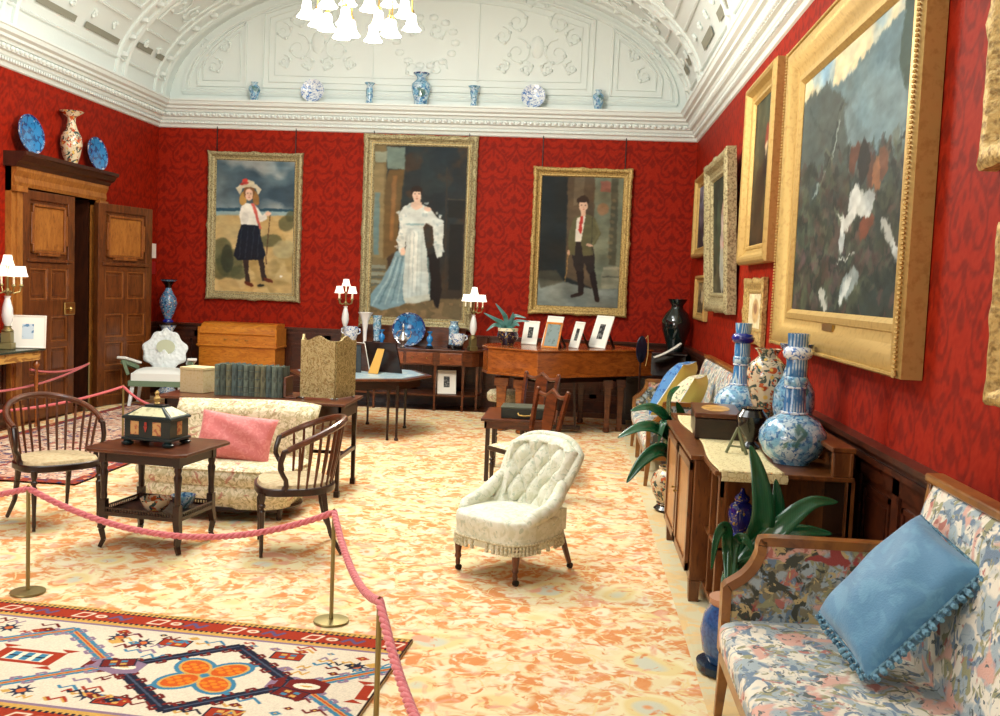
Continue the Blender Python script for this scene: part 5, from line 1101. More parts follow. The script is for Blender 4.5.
# sofa table behind the cream sofa
t = thing('sofa_table', 'long dark mahogany table behind the cream sofa', 'table', (-2.55, 7.90, .011), 0)
b = B(); b.b2(-.78, .76, -.34, .34, .735, .757); b.build('table_top', W_TABLE, t, smooth=0, bevel=.005)
b = B(); b.b2(-.72, .72, -.30, -.28, .62, .735); b.b2(-.72, .72, .28, .30, .62, .735); b.b2(-.72, -.70, -.3, .3, .62, .735); b.b2(.70, .72, -.3, .3, .62, .735); b.build('apron', W_DARK, t, smooth=0)
for x in (-.70, .70):
    for y in (-.28, .28):
        b = B(); b.box((x, y, .34), (.030, .030, .68)); b.v = [(x+(vx-x)*(1.4 if vz > .4 else 1), y+(vy-y)*(1.4 if vz > .4 else 1), vz) for vx, vy, vz in b.v]; b.b2(x-.022, x+.022, y-.022, y+.022, .0, .05); b.build('leg', W_DARK, t, smooth=0, bevel=.003)
b = B(); b.b2(.685, .715, -.28, .28, .30, .33); b.b2(-.715, -.685, -.28, .28, .30, .33); b.b2(-.7, .7, -.015, .015, .30, .325); b.build('stretcher', W_DARK, t, smooth=0)
b = B(); b.b2(-.11, .11, -.10, .10, 0, .185); t = thing('speckled_box', 'square cream speckled box at left end of the sofa table', 'box', (-3.12, 7.92, .769), -12)
b.build('body', CREAMBOX, t, smooth=0, bevel=.004); B().b2(-.113, .113, -.103, .103, .185, .21).build('lid', CREAMBOX, t, smooth=0, bevel=.004)
bk = [(.045, .25), (.048, .258), (.046, .252), (.048, .26), (.047, .256), (.045, .25), (.046, .254), (.047, .252), (.044, .25), (.046, .256), (.048, .252), (.042, .25)]
x = -2.925
for i, (tw, hh) in enumerate(bk):
    nm = ['leftmost', 'second', 'third', 'fourth', 'fifth', 'sixth', 'seventh', 'eighth', 'ninth', 'tenth', 'eleventh', 'rightmost'][i]
    t = thing('cloth_bound_book', nm+' of the grey-green volumes in the row on the sofa table', 'book', (x+tw/2, 7.86, .769), -2, 'grey-green volumes on the sofa table')
    m = BOOKS[(i*3+i//4) % 4]
    def spine(u, v, tw=tw, hh=hh): a = PI*u; return (-tw/2*math.cos(a)*.98, -.085-.010*math.sin(a), v*hh)
    b = B(); b.grid(spine, 8, 2); b.b2(-tw/2, -tw/2+.004, -.085, .09, 0, hh); b.b2(tw/2-.004, tw/2, -.085, .09, 0, hh); cv_ = b.build('cover', m, t, smooth=40)
    for k in (.12, .28, .55, .8):
        b = B(); b.grid(lambda u, v, k=k: (-tw/2*math.cos(PI*u), -.085-.0125*math.sin(PI*u), hh*k+v*.006), 8, 2); b.build('raised_band', BOOKS[(i+2) % 4], cv_, smooth=40)
    B().b2(-tw/2+.004, tw/2-.004, -.07, .086, .004, hh-.012).build('pages', WHITEP, t, smooth=0); x += tw+.0015
b = B(); b.b2(-.012, .012, -.10, .10, 0, .17); b.b2(-.012, .10, -.10, .10, 0, .014); o = b.build('book_end', W_TABLE, None, smooth=0, bevel=.004, loc=(x+.016, 7.87, .769)); tag(o, 'wooden book end closing the row of volumes beside the gold screen', 'book end')
# small folding screen
t = thing('table_screen', 'small gold paisley folding screen with wavy top on the sofa table', 'screen', (-1.935, 7.80, .769), 0)
def scr(name, p, q, m, hh=.52):
    b = B(); N_ = 16; F = []; p, q = Vector(p), Vector(q); d = q-p; nn = Vector((-d.y, d.x)).normalized()*.008
    vs = []
    for i in range(N_+1):
        s = i/N_; z = hh*(.92+.08*math.sin(PI*s)**1.5-.035*math.sin(2*PI*s)**2); c_ = p+d*s; vs += [(c_.x-nn.x, c_.y-nn.y, .012), (c_.x-nn.x, c_.y-nn.y, z), (c_.x+nn.x, c_.y+nn.y, z), (c_.x+nn.x, c_.y+nn.y, .012)]
    b.add(vs, [(i*4+k, i*4+(k+1) % 4, i*4+4+(k+1) % 4, i*4+4+k) for i in range(N_) for k in range(4)]+[(0, 1, 2, 3), (N_*4+3, N_*4+2, N_*4+1, N_*4)]); o = b.build(name, m, t, smooth=20)
    for s in (.06, .94): c_ = p+d*s; B().ell((c_.x, c_.y, .008), (.018, .018, .009), 8, 5).build('foot', SILVER, o)
scr('front_panel', (-.285, .02), (0, 0), PAISLEY); scr('side_panel', (0.004, .004), (.10, .28), PAISLEYD); scr('left_panel', (-.285, .025), (-.33, .28), PAISLEY)
# octagonal table and the frames on it
t = thing('octagonal_table', 'dark octagonal table with pale blue top crowded with picture frames', 'table', (-2.42, 10.98, .011), 0)
a0 = math.radians(-40.5); O8 = [(.81*math.cos(a0+k*PI/4), .81*math.sin(a0+k*PI/4)) for k in range(8)]
B().prism(O8, .665, .690).build('table_top', W_TABLE, t, smooth=0, bevel=.006)
B().prism([(x*.9, y*.9) for x, y in O8], .690, .6935).build('blue_top_panel', BLUEPRINT, t, smooth=0)
b = B(); b.prism([(x*.84, y*.84) for x, y in O8], .56, .665); b.build('apron', W_DARK, t, smooth=0)
for k in (0, 2, 3, 5, 6): 
    x, y = O8[k][0]*.82, O8[k][1]*.82; b = B(); b.lathe([(.018, 0), (.014, .02), (.014, .25), (.02, .5), (.026, .6)], (x, y, 0), 10); b.lathe([(.02, 0), (.026, .012), (.018, .03)], (x, y, 0), 10); b.build('leg', W_DARK, t)
    if k == 0: b = B(); b.lathe([(.018, 0), (.014, .02), (.014, .25), (.02, .5), (.026, .6)], (x-.10, y+.0, 0), 10); b.build('leg', W_DARK, t)
def easel_frame(name, label, loc, rz, w, h, m_frame, pic, lean=18, fw=.03, strut=None, backm=None, mount=True, cat='picture frame'):
    """free-standing photograph frame facing -Y with a strut behind"""
    t = thing(name, label, cat, loc, rz); M = RX(-lean)
    b = B(); b.frame(w, h, [(0, 0), (0, .012), (fw*.3, .016), (fw, .010), (fw, .004)]); b.v = [tuple(M @ Vector((x, y, z+h/2))) for x, y, z in b.v]; b.build('frame', m_frame, t, smooth=0)
    b = B(); b.b2(-w/2+fw*.8, w/2-fw*.8, -.008, -.004, fw*.8, h-fw*.8, M=M); b.build('mount', WHITEP if mount else pic, t, smooth=0)
    if mount: b = B(); b.b2(-w*.16, w*.16, -.0095, -.0085, h*.28, h*.74, M=M); b.build('photograph', pic, t, smooth=0)
    b = B(); b.b2(-w/2+.004, w/2-.004, -.003, .003, .002, h-.003, M=M); b.build('back_board', backm or W_DARK, t, smooth=0)
    a = M @ Vector((0, .004, h*.8)); b = B(); b.bar(a, (0, a.y+h*.42, .002), (w*.22 if strut else .035), .006, (w*.30 if strut else .045), .006); b.build('strut', strut or W_DARK, t, smooth=0)
    return t
zt = .705
easel_frame('photograph_frame', 'brown picture frame seen from behind with wide tan strut, octagonal table', (-2.16, 11.12, zt), 160, .42, .38, W_DARK, BLACKPAPER, 24, strut=TAN, backm=W_DARK)
easel_frame('photograph_frame', 'teal-backed photograph frame seen from behind next to gold screen', (-2.52, 10.92, zt), 190, .22, .34, BLACK, BLACKPAPER, 20, strut=TEALF, backm=BLACK)
easel_frame('photograph_frame', 'slim pale edged frame standing between teal-backed and brown frames', (-2.43, 11.14, zt), 140, .22, .34, WHITEP, BLACKPAPER, 14, backm=W_TABLE)
# console table below the lady portrait
t = thing('console_sideboard', 'inlaid mahogany console with drawers and low shelf below the lady portrait', 'sideboard', (-2.31, 13.42, .011), 0)
P = [(-1.08, .42), (-1.08, .05), (-1.04, -.08), (-.95, -.16), (-.82, -.20), (-.42, -.24), (.42, -.24), (.82, -.20), (.95, -.16), (1.04, -.08), (1.08, .05), (1.08, .42)]
B().prism(P, .815, .84).build('table_top', W_TABLE, t, smooth=0, bevel=.005)
b = B(); b.prism([(x*.965, y*.93 if y < 0 else y) for x, y in P], .62, .815); b.build('drawer_case', W_TABLE, t, smooth=0)
for (x0, x1) in ((-.78, -.46), (-.38, -.02), (.02, .38), (.46, .78)):
    yy = -.228 if abs(x0) < .4 and abs(x1) < .4 else -.21
    q = B(); q.b2(x0, x1, yy-.006, yy+.02, .64, .795); d = q.build('drawer', wood('figured_mahogany', (146, 80, 40), (110, 52, 24), (.3, 1, 1)), t, smooth=0, bevel=.003)
    for x in ([x0+.08, x1-.08] if x1-x0 > .34 else [(x0+x1)/2]): B().ell((x, yy-.014, .72), (.011, .011, .011), 10, 8).build('knob', BRASS, d)
b = B(); b.prism([(x*.94, y*.88 if y < 0 else y*.95) for x, y in P], .20, .222); b.build('lower_shelf', W_TABLE, t, smooth=0)
b = B(); b.b2(-1.06, 1.06, .39, .42, .84, 1.0); b.b2(-.75, .75, .39, .42, 1.0, 1.10); b.b2(-.77, .77, .37, .42, 1.10, 1.12); b.b2(-1.08, -.75, .37, .42, 1.0, 1.015); b.b2(.75, 1.08, .37, .42, 1.0, 1.015); b.build('back_board', W_TABLE, t, smooth=0)
for x, y in ((-.98, -.05), (-.80, -.16), (-.42, -.2), (.42, -.2), (.80, -.16), (.98, -.05), (-1.0, .36), (1.0, .36)):
    b = B(); b.bar((x, y, .62), (x, y, .0), .038, .038, .024, .024); b.lathe([(.02, 0), (.02, .03)], (x, y, 0), 8); b.build('leg', W_TABLE, t, smooth=0)
CZ = .853
def candelabrum(label, loc, rz=0, k=1.0):
    t = thing('candelabrum', label, 'candelabra', loc, rz)
    b = B(); b.box((0, 0, .03), (.11, .11, .06)); b.box((0, 0, .11), (.085, .085, .10)); b.lathe([(.05, .16), (.055, .17), (.03, .20), (.04, .215)], n=14); b.build('gilt_base', BRASSD, t, smooth=30, bevel=.004)
    B().lathe([(.022, .21), (.042, .26), (.050, .31), (.044, .38), (.03, .44), (.022, .47), (.03, .49)], n=18, mod=lambda a, z: 1+.05*math.cos(8*a+z*60)).build('china_column', WHITEC, t)
    b = B(); b.tube([(0, 0, .48), (0, 0, .68)], .009, 8); b.lathe([(.012, .50), (.026, .53), (.012, .56)], n=12)
    hs = [(0, 0, .70)]
    for i in range(4):
        a = PI/4+i*PI/2; cx_, sy_ = math.cos(a), math.sin(a); b.tube([(.01*cx_, .01*sy_, .54), (.06*cx_, .06*sy_, .515), (.11*cx_, .11*sy_, .53), (.125*cx_, .125*sy_, .58)], .007, 6); b.lathe([(.008, .575), (.022, .585), (.014, .60)], (.125*cx_, .125*sy_, 0), 10); hs.append((.125*cx_, .125*sy_, .60))
    b.build('arms', BRASSD, t, smooth=50)
    for x, y, z in hs:
        B().cyl((x, y, 0), .009, z-.01, z+.095, 10).build('candle_tube', CANDLE, t)
        B().lathe([(.052, z+.075), (.044, z+.10), (.030, z+.15), (.030, z+.152), (.050, z+.078)][::-1] if False else [(.060, z+.07), (.046, z+.11), (.036, z+.165)], (x, y, 0), 16, closed=False, mod=lambda a, zz: 1+.05*math.cos(10*a)).build('lamp_shade', SHADE, t)
    return t
c1 = candelabrum('white-shaded candelabrum left of the big portrait on the console', (-3.20, 13.40, CZ+.04), 10)
c2 = dup(c1, (-1.40, 13.30, CZ), 30, 'white-shaded candelabrum right of the big portrait on the console')
t = thing('stem_stand', 'dark block lifting the left candelabrum on the console', 'stand', (-3.20, 13.40, CZ)); B().b2(-.08, .08, -.08, .08, 0, .038).build('block', W_DARK, t, smooth=0, bevel=.004)
vase('trumpet_vase', 'tall frilled white glass trumpet vase on the console', 'vase', (-2.90, 13.32, CZ), [(.06, 0), (.062, .012), (.03, .03), (.022, .06), (.028, .2), (.045, .34), (.075, .42), (.10, .46)], WHITEC, mod=lambda a, z: 1+(.09*math.cos(9*a) if z > .38 else 0))
vase('porcelain_vase', 'blue and white beaker vase just right of the white trumpet vase', 'vase', (-2.76, 13.45, CZ), [(.055, 0), (.06, .03), (.045, .06), (.05, .20), (.06, .28), (.052, .36), (.07, .42)], BW, extra=[('dark_foot', [(.062, 0), (.065, .06), (.05, .07)], BLACK)])
def cachepot(label, loc, r=.095, h=.15, m=WHITEC, stand=True):
    t = thing('handled_cachepot', label, 'pot', loc)
    z0 = .06 if stand else 0
    if stand: B().lathe([(r*.9, 0), (r, .01), (r*.7, .03), (r*.85, .055), (r*.5, .058)], n=16).build('black_stand', BLACK, t)
    B().lathe([(.001, z0), (r*.6, z0), (r*.75, z0+.02), (r*.98, z0+h*.5), (r, z0+h), (r*.93, z0+h), (r*.88, z0+h*.5), (.001, z0+.03)], n=24, closed=False).build('body', m, t, smooth=60)
    for s in (-1, 1): B().tube([(s*r*.95, 0, z0+h*.85), (s*r*1.25, 0, z0+h*.85), (s*r*1.28, 0, z0+h*.6), (s*r*.98, 0, z0+h*.5)], .010, 8).build('handle', m, t)
    return t
cachepot('white two-handled cachepot beside the left candelabrum', (-3.08, 13.24, CZ+.0), .10, .20, BWL)
cachepot('white two-handled cachepot on black stand near the right candelabrum', (-1.60, 13.30, CZ), .095, .16, BWL)
vase('porcelain_vase', 'cylindrical blue and white jar behind the right-hand white cachepot', 'vase', (-1.69, 13.52, CZ), [(.07, 0), (.08, .04), (.07, .08), (.072, .26), (.08, .29), (.055, .33), (.055, .36), (.065, .38)], BW, extra=[('dark_base', [(.085, 0), (.088, .05), (.075, .06)], BLACK)])
plate_on_edge('charger_plate', 'large sky blue charger with white sprigs standing on the console', (-2.34, 13.64, CZ), .235, 0, BLUEP, BLUED)
t = thing('silver_ewer', 'silver lidded ewer standing before the large blue charger', 'ewer', (-2.36, 13.28, CZ))
B().lathe([(.04, 0), (.045, .01), (.02, .03), (.03, .05), (.07, .10), (.065, .14), (.03, .18), (.018, .22), (.014, .27), (.02, .29), (.004, .33)], n=20).build('body', SILVER, t); B().tube([(.06, 0, .12), (.10, 0, .15), (.11, 0, .21), (.10, 0, .23)], [.012, .009, .007, .006], 8).build('spout', SILVER, t); B().tube([(-.06, 0, .12), (-.09, 0, .17), (-.07, 0, .22), (-.02, 0, .24)], .006, 8).build('handle', SILVER, t)
pv = [(.035, 0), (.038, .01), (.018, .03), (.045, .08), (.04, .12), (.016, .145), (.016, .17), (.042, .20)]
vase('turquoise_vase', 'small turquoise vase right of the large blue charger', 'vase', (-2.00, 13.35, CZ+.035), pv, BLUEV)
vase('turquoise_vase', 'small turquoise vase left of the large blue charger', 'vase', (-2.66, 13.30, CZ+.035), pv, BLUEV)
for x in (-2.00, -2.66):
    o = B().lathe([(.055, 0), (.06, .01), (.045, .02), (.05, .034)], n=14).build('wooden_stand', BLACK, None, loc=(x, 13.35 if x > -2.3 else 13.30, CZ)); tag(o, 'low black stand under the %s small turquoise vase' % ('right' if x > -2.3 else 'left'), 'stand')
easel_frame('mounted_photograph', 'mounted photograph in pale card leaning on the console lower shelf', (-1.74, 13.34, .235), 12, .26, .33, WHITEP, BLACKPAPER, 14, fw=.01)
# honey-coloured bureau by the left of the back wall
t = thing('rolltop_bureau', 'honey satinwood bureau with rounded lid below the girl portrait', 'bureau', (-4.74, 13.66, .011), 0)
b = B(); b.b2(-.55, .55, -.24, .22, .10, .735); b.build('case', W_SATIN, t, smooth=0, bevel=.005)
b = B(); b.b2(-.58, .58, -.27, .22, .735, .758); b.build('ledge', W_SATIN, t, smooth=0, bevel=.006)
b = B(); b.prism([(-.25, .758), (-.235, .90), (-.26, .915), (-.26, .925), (.22, .925), (.22, .758)], -.545, .545, 'x'); b.build('fall_front', W_SATIN, t, smooth=0)
b = B(); b.prism([(-.25+.02-.02, .925)]+[(-.05-.19*math.cos(math.radians(a)), .925+.14*math.sin(math.radians(a))) for a in range(5, 91, 8)]+[(.22, 1.065), (.22, .925)], -.54, .54, 'x'); b.build('rounded_lid', W_SATIN, t, smooth=40)
for x in (-.555, .555): B().b2(x-.012, x+.012, -.25, .22, .72, 1.0).build('side_cheek', W_SATIN, t, smooth=0, bevel=.004)
for x in (-.16, 0, .14): B().tube([(x-.025, -.252, .84), (x, -.262, .83), (x+.025, -.252, .84)], .005, 6).build('handle', BRASS, t)
for x in (-.52, .52):
    for y in (-.2, .18): B().box((x, y, .05), (.05, .05, .10), top=(1.2, 1.2)).build('foot', W_SATIN, t, smooth=0)
# tall enamel vase on its pillar
t = thing('vase_pillar', 'slim pale blue china pillar carrying the tall enamel vase', 'pillar', (-5.83, 13.62, .011))
B().lathe([(.14, 0), (.15, .03), (.10, .08), (.085, .12), (.07, .5), (.065, .85), (.08, .92), (.12, .98), (.12, 1.0)], n=20).build('column', BWL, t); B().lathe([(.15, 1.0), (.16, 1.01), (.16, 1.025), (.15, 1.03)], n=24).build('top_disc', W_DARK, t)
vase('enamel_vase', 'tall blue enamel vase with dark trumpet mouth in far left corner', 'vase', (-5.83, 13.62, 1.043), [(.06, 0), (.065, .015), (.045, .05), (.09, .14), (.125, .26), (.115, .34), (.07, .42), (.042, .47), (.045, .52), (.10, .59), (.125, .605)], CLOIS, extra=[('dark_mouth', [(.044, .49), (.05, .525), (.103, .592), (.13, .612), (.1, .60)], BLACK), ('blue_foot', [(.075, 0), (.078, .02), (.05, .045)], COBALTP)])
# ornate white armchair
t = thing('ornate_white_armchair', 'lacy white carved armchair with oval medallion beside the open door', 'chair', (-5.38, 12.35, .027), 12)
def wb(u, v):
    a = 2*PI*u; r = 1+.06*math.sin(9*a); sx, sz = math.cos(a), math.sin(a)
    w_ = .29*(1-.35*max(0, sz)**1.2); k = v
    return (w_*sx*r*k, .30+.05*sz+(-.02*math.cos(v*PI*.5)), .70+.27*sz*r*k)
b = B(); b.grid(wb, 72, 10, cu=True); b.v = [(x, y-.025*abs(mnoise.noise(Vector((x*22, 0, z*22)))), z) for x, y, z in b.v]; b.build('carved_back', WLACE, t, solid=.03)
B().lathe([(.11, 0), (.12, .012), (.001, .014)], n=24, closed=False, M=T(.02, .235, .74) @ Matrix.Diagonal((1, 1, .8, 1)) @ RX(90)).build('oval_medallion', mat('pale_green_medallion', (196, 204, 176), .6), t)
b = B(); b.grid(lambda u, v: ((2*u-1)*.31, -.25+.5*v, .42+.06*(max(0, 1-abs(2*u-1)**4)*max(0, 1-abs(2*v-1)**4))**.5), 18, 16); b.b2(-.31, .31, -.25, .25, .33, .425); b.build('linen_seat', WFAB, t, smooth=50)
for s in (-1, 1):
    b = B(); b.bar((s*.33, .24, .52), (s*.44, -.22, .62), .10, .035, .12, .035); b.build('arm_rest', WFAB, t, bevel=.01); b = B(); b.bar((s*.335, .2, .46), (s*.42, -.2, .565), .06, .05); b.bar((s*.36, -.18, .40), (s*.42, -.2, .59), .04, .04); b.build('arm_support', GREENF, t, smooth=0)
    for y in (-.22, .22): b = B(); b.bar((s*.28, y, .34), (s*.33, y*1.1, 0), .05, .05, .035, .035); b.build('leg', WLACE, t, smooth=0)
B().b2(-.34, .34, -.27, .25, .26, .33).build('seat_skirt', GREENF, t, smooth=0)
# table at the left edge
t = thing('gilt_side_table', 'gilt side table with dark top at the left edge by the door', 'table', (-5.98, 9.55, .011), 90)
b = B(); b.b2(-.75, .75, -.20, .17, .835, .86); b.build('table_top', mat('dark_green_marble', (52, 62, 50), .25), t, smooth=0, bevel=.006)
b = B(); b.b2(-.70, .70, -.165, .15, .735, .835); b.build('inlaid_apron', MARQ, t, smooth=0, bevel=.004)
for x in (-.66, .66):
    for y in (-.14, .13): b = B(); b.lathe([(.022, 0), (.014, .04), (.018, .35), (.024, .52), (.018, .60), (.014, .64), (.034, .67), (.034, .69), (.016, .72), (.024, .735)], (x, y, 0), 12); b.build('leg', W_PIANO, t)
c3 = dup(c1, (-6.0, 9.93, .873), 10, 'white-shaded candelabrum on the gilt table at the left edge')
c3.scale = (1.15, 1.15, 1.15)
easel_frame('white_framed_print', 'white mounted print with small blue mark on the gilt side table', (-5.90, 10.14, .873), 22, .36, .36, WHITEP, mat('blue_sketch', (196, 214, 226), .7, layers=[L('noise', 14, .56, .6, (84, 130, 170))]), 12, fw=.02)
# ---------------------------------------------------------------- grand piano and what stands on it
PO = [(-.42, 11.15), (.95, 12.24), (.55, 12.95), (-.1, 13.05), (-.75, 12.7), (-1.08, 12.1), (-1.10, 11.72), (-1.02, 11.50)]
cx0, cy0 = -.2, 12.1
PL = [(x-cx0, y-cy0) for x, y in PO]
t = thing('grand_piano', 'honey-coloured grand piano with closed lid near the boy portrait', 'piano', (cx0, cy0, .011), 0)
B().prism(PL, .70, 1.0).build('case', W_PIANO, t, smooth=0, bevel=.008)
def grow(P, k): return [(x*k, y*k) for x, y in P]
B().prism(grow(PL, 1.02), 1.0, 1.022).build('lid', W_PIANO, t, smooth=0, bevel=.006)
B().prism(grow(PL, 1.012), .70, .725).build('base_moulding', W_PIANO, t, smooth=0, bevel=.005)
b = B(); b.b2(-.55, .75, -.42, .45, .62, .70, M=RZ(38)); b.build('bottom_frame', W_DARK, t, smooth=0)
def pleg(x, y, m, k=1.0):
    b = B(); b.box((x, y, .60), (.17*k, .17*k, .10)); b.box((x, y, .35), (.085*k, .085*k, .42), top=(1.5, 1.5)); b.box((x, y, .10), (.10*k, .10*k, .10)); b.lathe([(.03, 0), (.045, .015), (.04, .05)], (x, y, 0), 10); b.build('leg', m, t, smooth=0, bevel=.005)
for x, y in ((-.86, 11.70), (-.62, 11.52), (.42, 11.98), (.58, 12.14), (.1, 12.75)): pleg(x-cx0, y-cy0, W_PIANO if x < 0 else W_TABLE, 1 if x < 0 else .68)
b = B()
for s in (-1, 1): b.bar((.12+s*.08, -.25, .64), (.12+s*.12, -.25, .06), .03, .03)
b.b2(-.06, .30, -.30, -.20, .04, .08); b.build('pedal_lyre', W_DARK, t, smooth=0)
t = thing('upholstered_stool', 'low cream stool mostly hidden under the piano', 'stool', (-.90, 12.55, .011)); b = B(); b.lathe([(.19, .26), (.21, .29), (.21, .36), (.17, .40), (.001, .415)], n=24); b.build('cushion_top', BROCADE, t)
for a in range(4): B().bar((.14*math.cos(a*PI/2+.7), .14*math.sin(a*PI/2+.7), .27), (.16*math.cos(a*PI/2+.7), .16*math.sin(a*PI/2+.7), 0), .035).build('leg', W_DARK, t, smooth=0)
def leafmesh(P, wd_, up=(0, 0, 1), fold=.18, n=12):
    """strap leaf along a smooth path"""
    P = [Vector(p) for p in P]; m = len(P); pts = []
    for i in range(m-1):
        p0, p1, p2, p3 = P[max(i-1, 0)], P[i], P[i+1], P[min(i+2, m-1)]
        for k in range(n):
            s = k/n; pts.append(.5*((2*p1)+(p2-p0)*s+(2*p0-5*p1+4*p2-p3)*s*s+(3*p1-p0-3*p2+p3)*s**3))
    pts.append(P[-1]); b = B(); N_ = len(pts); fs = []; u = Vector(up); vs = []
    for i, p in enumerate(pts):
        d = (pts[min(i+1, N_-1)]-pts[max(i-1, 0)]).normalized(); sd = d.cross(u)
        if sd.length < .05: sd = Vector((1, 0, 0))
        sd.normalize(); nn = sd.cross(d); s = i/(N_-1); ww = wd_*(max(.0, math.sin(PI*min(1, s**.75*.98+.02)))**.75)+.004
        for q in (-1, -.5, 0, .5, 1): vs.append(p+sd*(q*ww/2)+nn*(fold*abs(q)*ww/2))
    b.add(vs, [(i*5+k, i*5+k+1, i*5+5+k+1, i*5+5+k) for i in range(N_-1) for k in range(4)]); return b
t = thing('potted_bromeliad', 'grey-green strap-leaved plant in dark blue pot on left end of piano', 'plant', (-.83, 11.95, 1.034))
B().lathe([(.001, 0), (.07, 0), (.08, .02), (.125, .08), (.13, .12), (.115, .17), (.118, .20), (.10, .20), (.09, .17), (.001, .165)], n=28, closed=False).build('pot', mat('gilded_dark_blue_pot', (14, 18, 44), .15, layers=[L('noise', 26, .6, .64, (170, 136, 60), O1, 1.5)], coat=.6), t, smooth=60)
B().lathe([(.112, .165), (.122, .17), (.124, .205), (.105, .207)], n=28, closed=False).build('cream_rim', CUSHB, t)
for (dx, dz, x1, z1, w_) in ((-.30, .38, -.14, .30, .055), (-.16, .50, -.06, .38, .055), (.22, .34, .08, .36, .05), (-.26, .16, -.16, .24, .05), (.14, .24, .10, .26, .05), (.06, .40, .03, .30, .05), (-.06, .24, -.05, .22, .07), (.05, .20, .04, .2, .07), (.26, .30, .12, .30, .04)):
    leafmesh([(0, 0, .17), (x1*.5, -.02, .17+(z1-.17)*.7), (x1, -.04, z1), (dx, -.06, dz)], w_, up=(0, -1, .2)).build('leaf', LEAFD, t, solid=.003)
easel_frame('photograph_frame', 'white framed photograph half hidden behind the piano plant', (-.58, 12.22, 1.034), -28, .22, .30, WHITEP, BLACKPAPER, 14)
easel_frame('photograph_frame', 'white mounted photograph just behind the wooden framed one on piano', (-.32, 12.00, 1.034), -55, .34, .38, WHITEP, BLACKPAPER, 14)
easel_frame('photograph_frame', 'photograph in warm wooden frame on the piano', (-.30, 11.62, 1.034), -35, .24, .32, W_SATIN, mat('grey_blue_photo', (120, 140, 140), .4, layers=[L('noise', 10, .5, .6, (70, 86, 84))]), 16, fw=.025, mount=False)
easel_frame('photograph_frame', 'narrow cream framed photograph in middle of the piano row', (-.02, 11.90, 1.034), -60, .22, .33, WHITEP, BLACKPAPER, 16)
easel_frame('photograph_frame', 'rightmost and tallest white mounted photograph on the piano', (.26, 12.08, 1.034), -48, .30, .42, WHITEP, BLACKPAPER, 20)
# ---- low table with dark box
t = thing('low_table', 'low mahogany table with dark box behind the buttoned nursing chair', 'table', (-.47, 8.95, .011), 0)
B().b2(-.33, .33, -.42, .42, .545, .57).build('table_top', W_TABLE, t, smooth=0, bevel=.005)
b = B()
for x0, x1, y0, y1 in ((-.3, .3, -.39, -.37), (-.3, .3, .37, .39), (-.3, -.28, -.39, .39), (.28, .3, -.39, .39)): b.b2(x0, x1, y0, y1, .48, .545)
b.build('apron', W_TABLE, t, smooth=0)
for x in (-.27, .27):
    for y in (-.35, .35): b = B(); b.box((x, y, .24), (.038, .038, .48)); b.build('leg', W_DARK, t, smooth=0, bevel=.003)
t = thing('document_box', 'flat black box with brass handle on the low table', 'box', (-.42, 8.74, .582), 0)
B().b2(-.21, .21, -.13, .15, 0, .085).build('body', mat('black_green_leather', (22, 30, 26), .4), t, smooth=0, bevel=.006)
B().b2(-.213, .213, -.133, .153, .085, .105).build('lid', mat('grey_green_lid', (70, 76, 62), .5), t, smooth=0, bevel=.006)
B().tube([(-.06, -.135, .05), (-.05, -.155, .035), (0, -.158, .03), (.05, -.155, .035), (.06, -.135, .05)], .007, 8).build('handle', BRASS, t)
# ---- far right corner: dark cabinet, vase, open book, music stand
t = thing('dark_corner_cabinet', 'black-brown slant-fronted cabinet in the far right corner', 'cabinet', (1.12, 13.12, .011), -12)
b = B(); b.prism([(-.42, .06), (-.42, .62), (-.30, .66), (-.12, .92), (.38, .92), (.38, .06)], -.42, .36, 'x'); b.build('case', W_BOX, t, smooth=0, bevel=.005)
b = B(); b.b2(-.44, .38, -.14, .40, .92, .945); b.build('top', W_BOX, t, smooth=0, bevel=.005)
b = B()
for i in range(3): b.b2(-.36+i*.24, -.16+i*.24, -.432, -.42, .14, .56)
b.build('door_panel', W_BOX, t, smooth=0, bevel=.006)
for x in (-.38, .32):
    for y in (-.38, .34): B().box((x, y, .03), (.06, .06, .06)).build('foot', W_BOX, t, smooth=0)
vase('glazed_vase', 'big glossy dark green vase on the black corner cabinet', 'vase', (1.34, 13.34, .958), [(.10, 0), (.105, .02), (.13, .12), (.19, .30), (.20, .42), (.15, .52), (.085, .58), (.08, .62), (.13, .70), (.135, .71)], DKGLAZE)
t = thing('open_music_book', 'open book with pale curling page on slope of the corner cabinet', 'book', (1.19, 12.80, .905), 0)
def page(u, v): return (-.17+.34*u, -.10+.2*v, .0+.20*u-.02*math.sin(PI*u))
B().grid(page, 16, 10).build('pages', WHITEP, t, solid=.008); b = B(); b.grid(lambda u, v: (lambda p: (p[0]*1.06, p[1]*1.05+.008, p[2]-.02))(page(u, v)), 16, 10); b.build('cover', W_BOX, t, solid=.006)
t = thing('music_stand', 'slender dark oval-topped stand with gilt tip at right of the piano', 'music stand', (.80, 11.95, .011), 30)
b = B(); b.lathe([(.001, -.008), (.105, -.008), (.11, 0), (.105, .008), (.001, .008)], n=24, closed=False, M=T(0, 0, 1.04) @ Matrix.Diagonal((.7, 1, 1.5, 1)) @ RX(90)); b.build('oval_panel', mat('dark_blue_panel', (20, 28, 46), .3), t, smooth=50)
B().tube([(0, .012, 0.05), (0, .012, .9)], .012, 8).build('pole', W_DARK, t)
B().tube([(.05, 0, 1.17), (.075, -.01, 1.21), (.085, -.01, 1.14), (.09, -.01, .98), (.07, 0, .84)], .005, 6).build('gilt_tip', GOLD, t)
for k in range(3): a = k*2*PI/3; B().tube([(0, 0, .14), (.1*math.cos(a), .1*math.sin(a), .09), (.2*math.cos(a), .2*math.sin(a), .01)], .012, 6).build('foot', W_DARK, t)
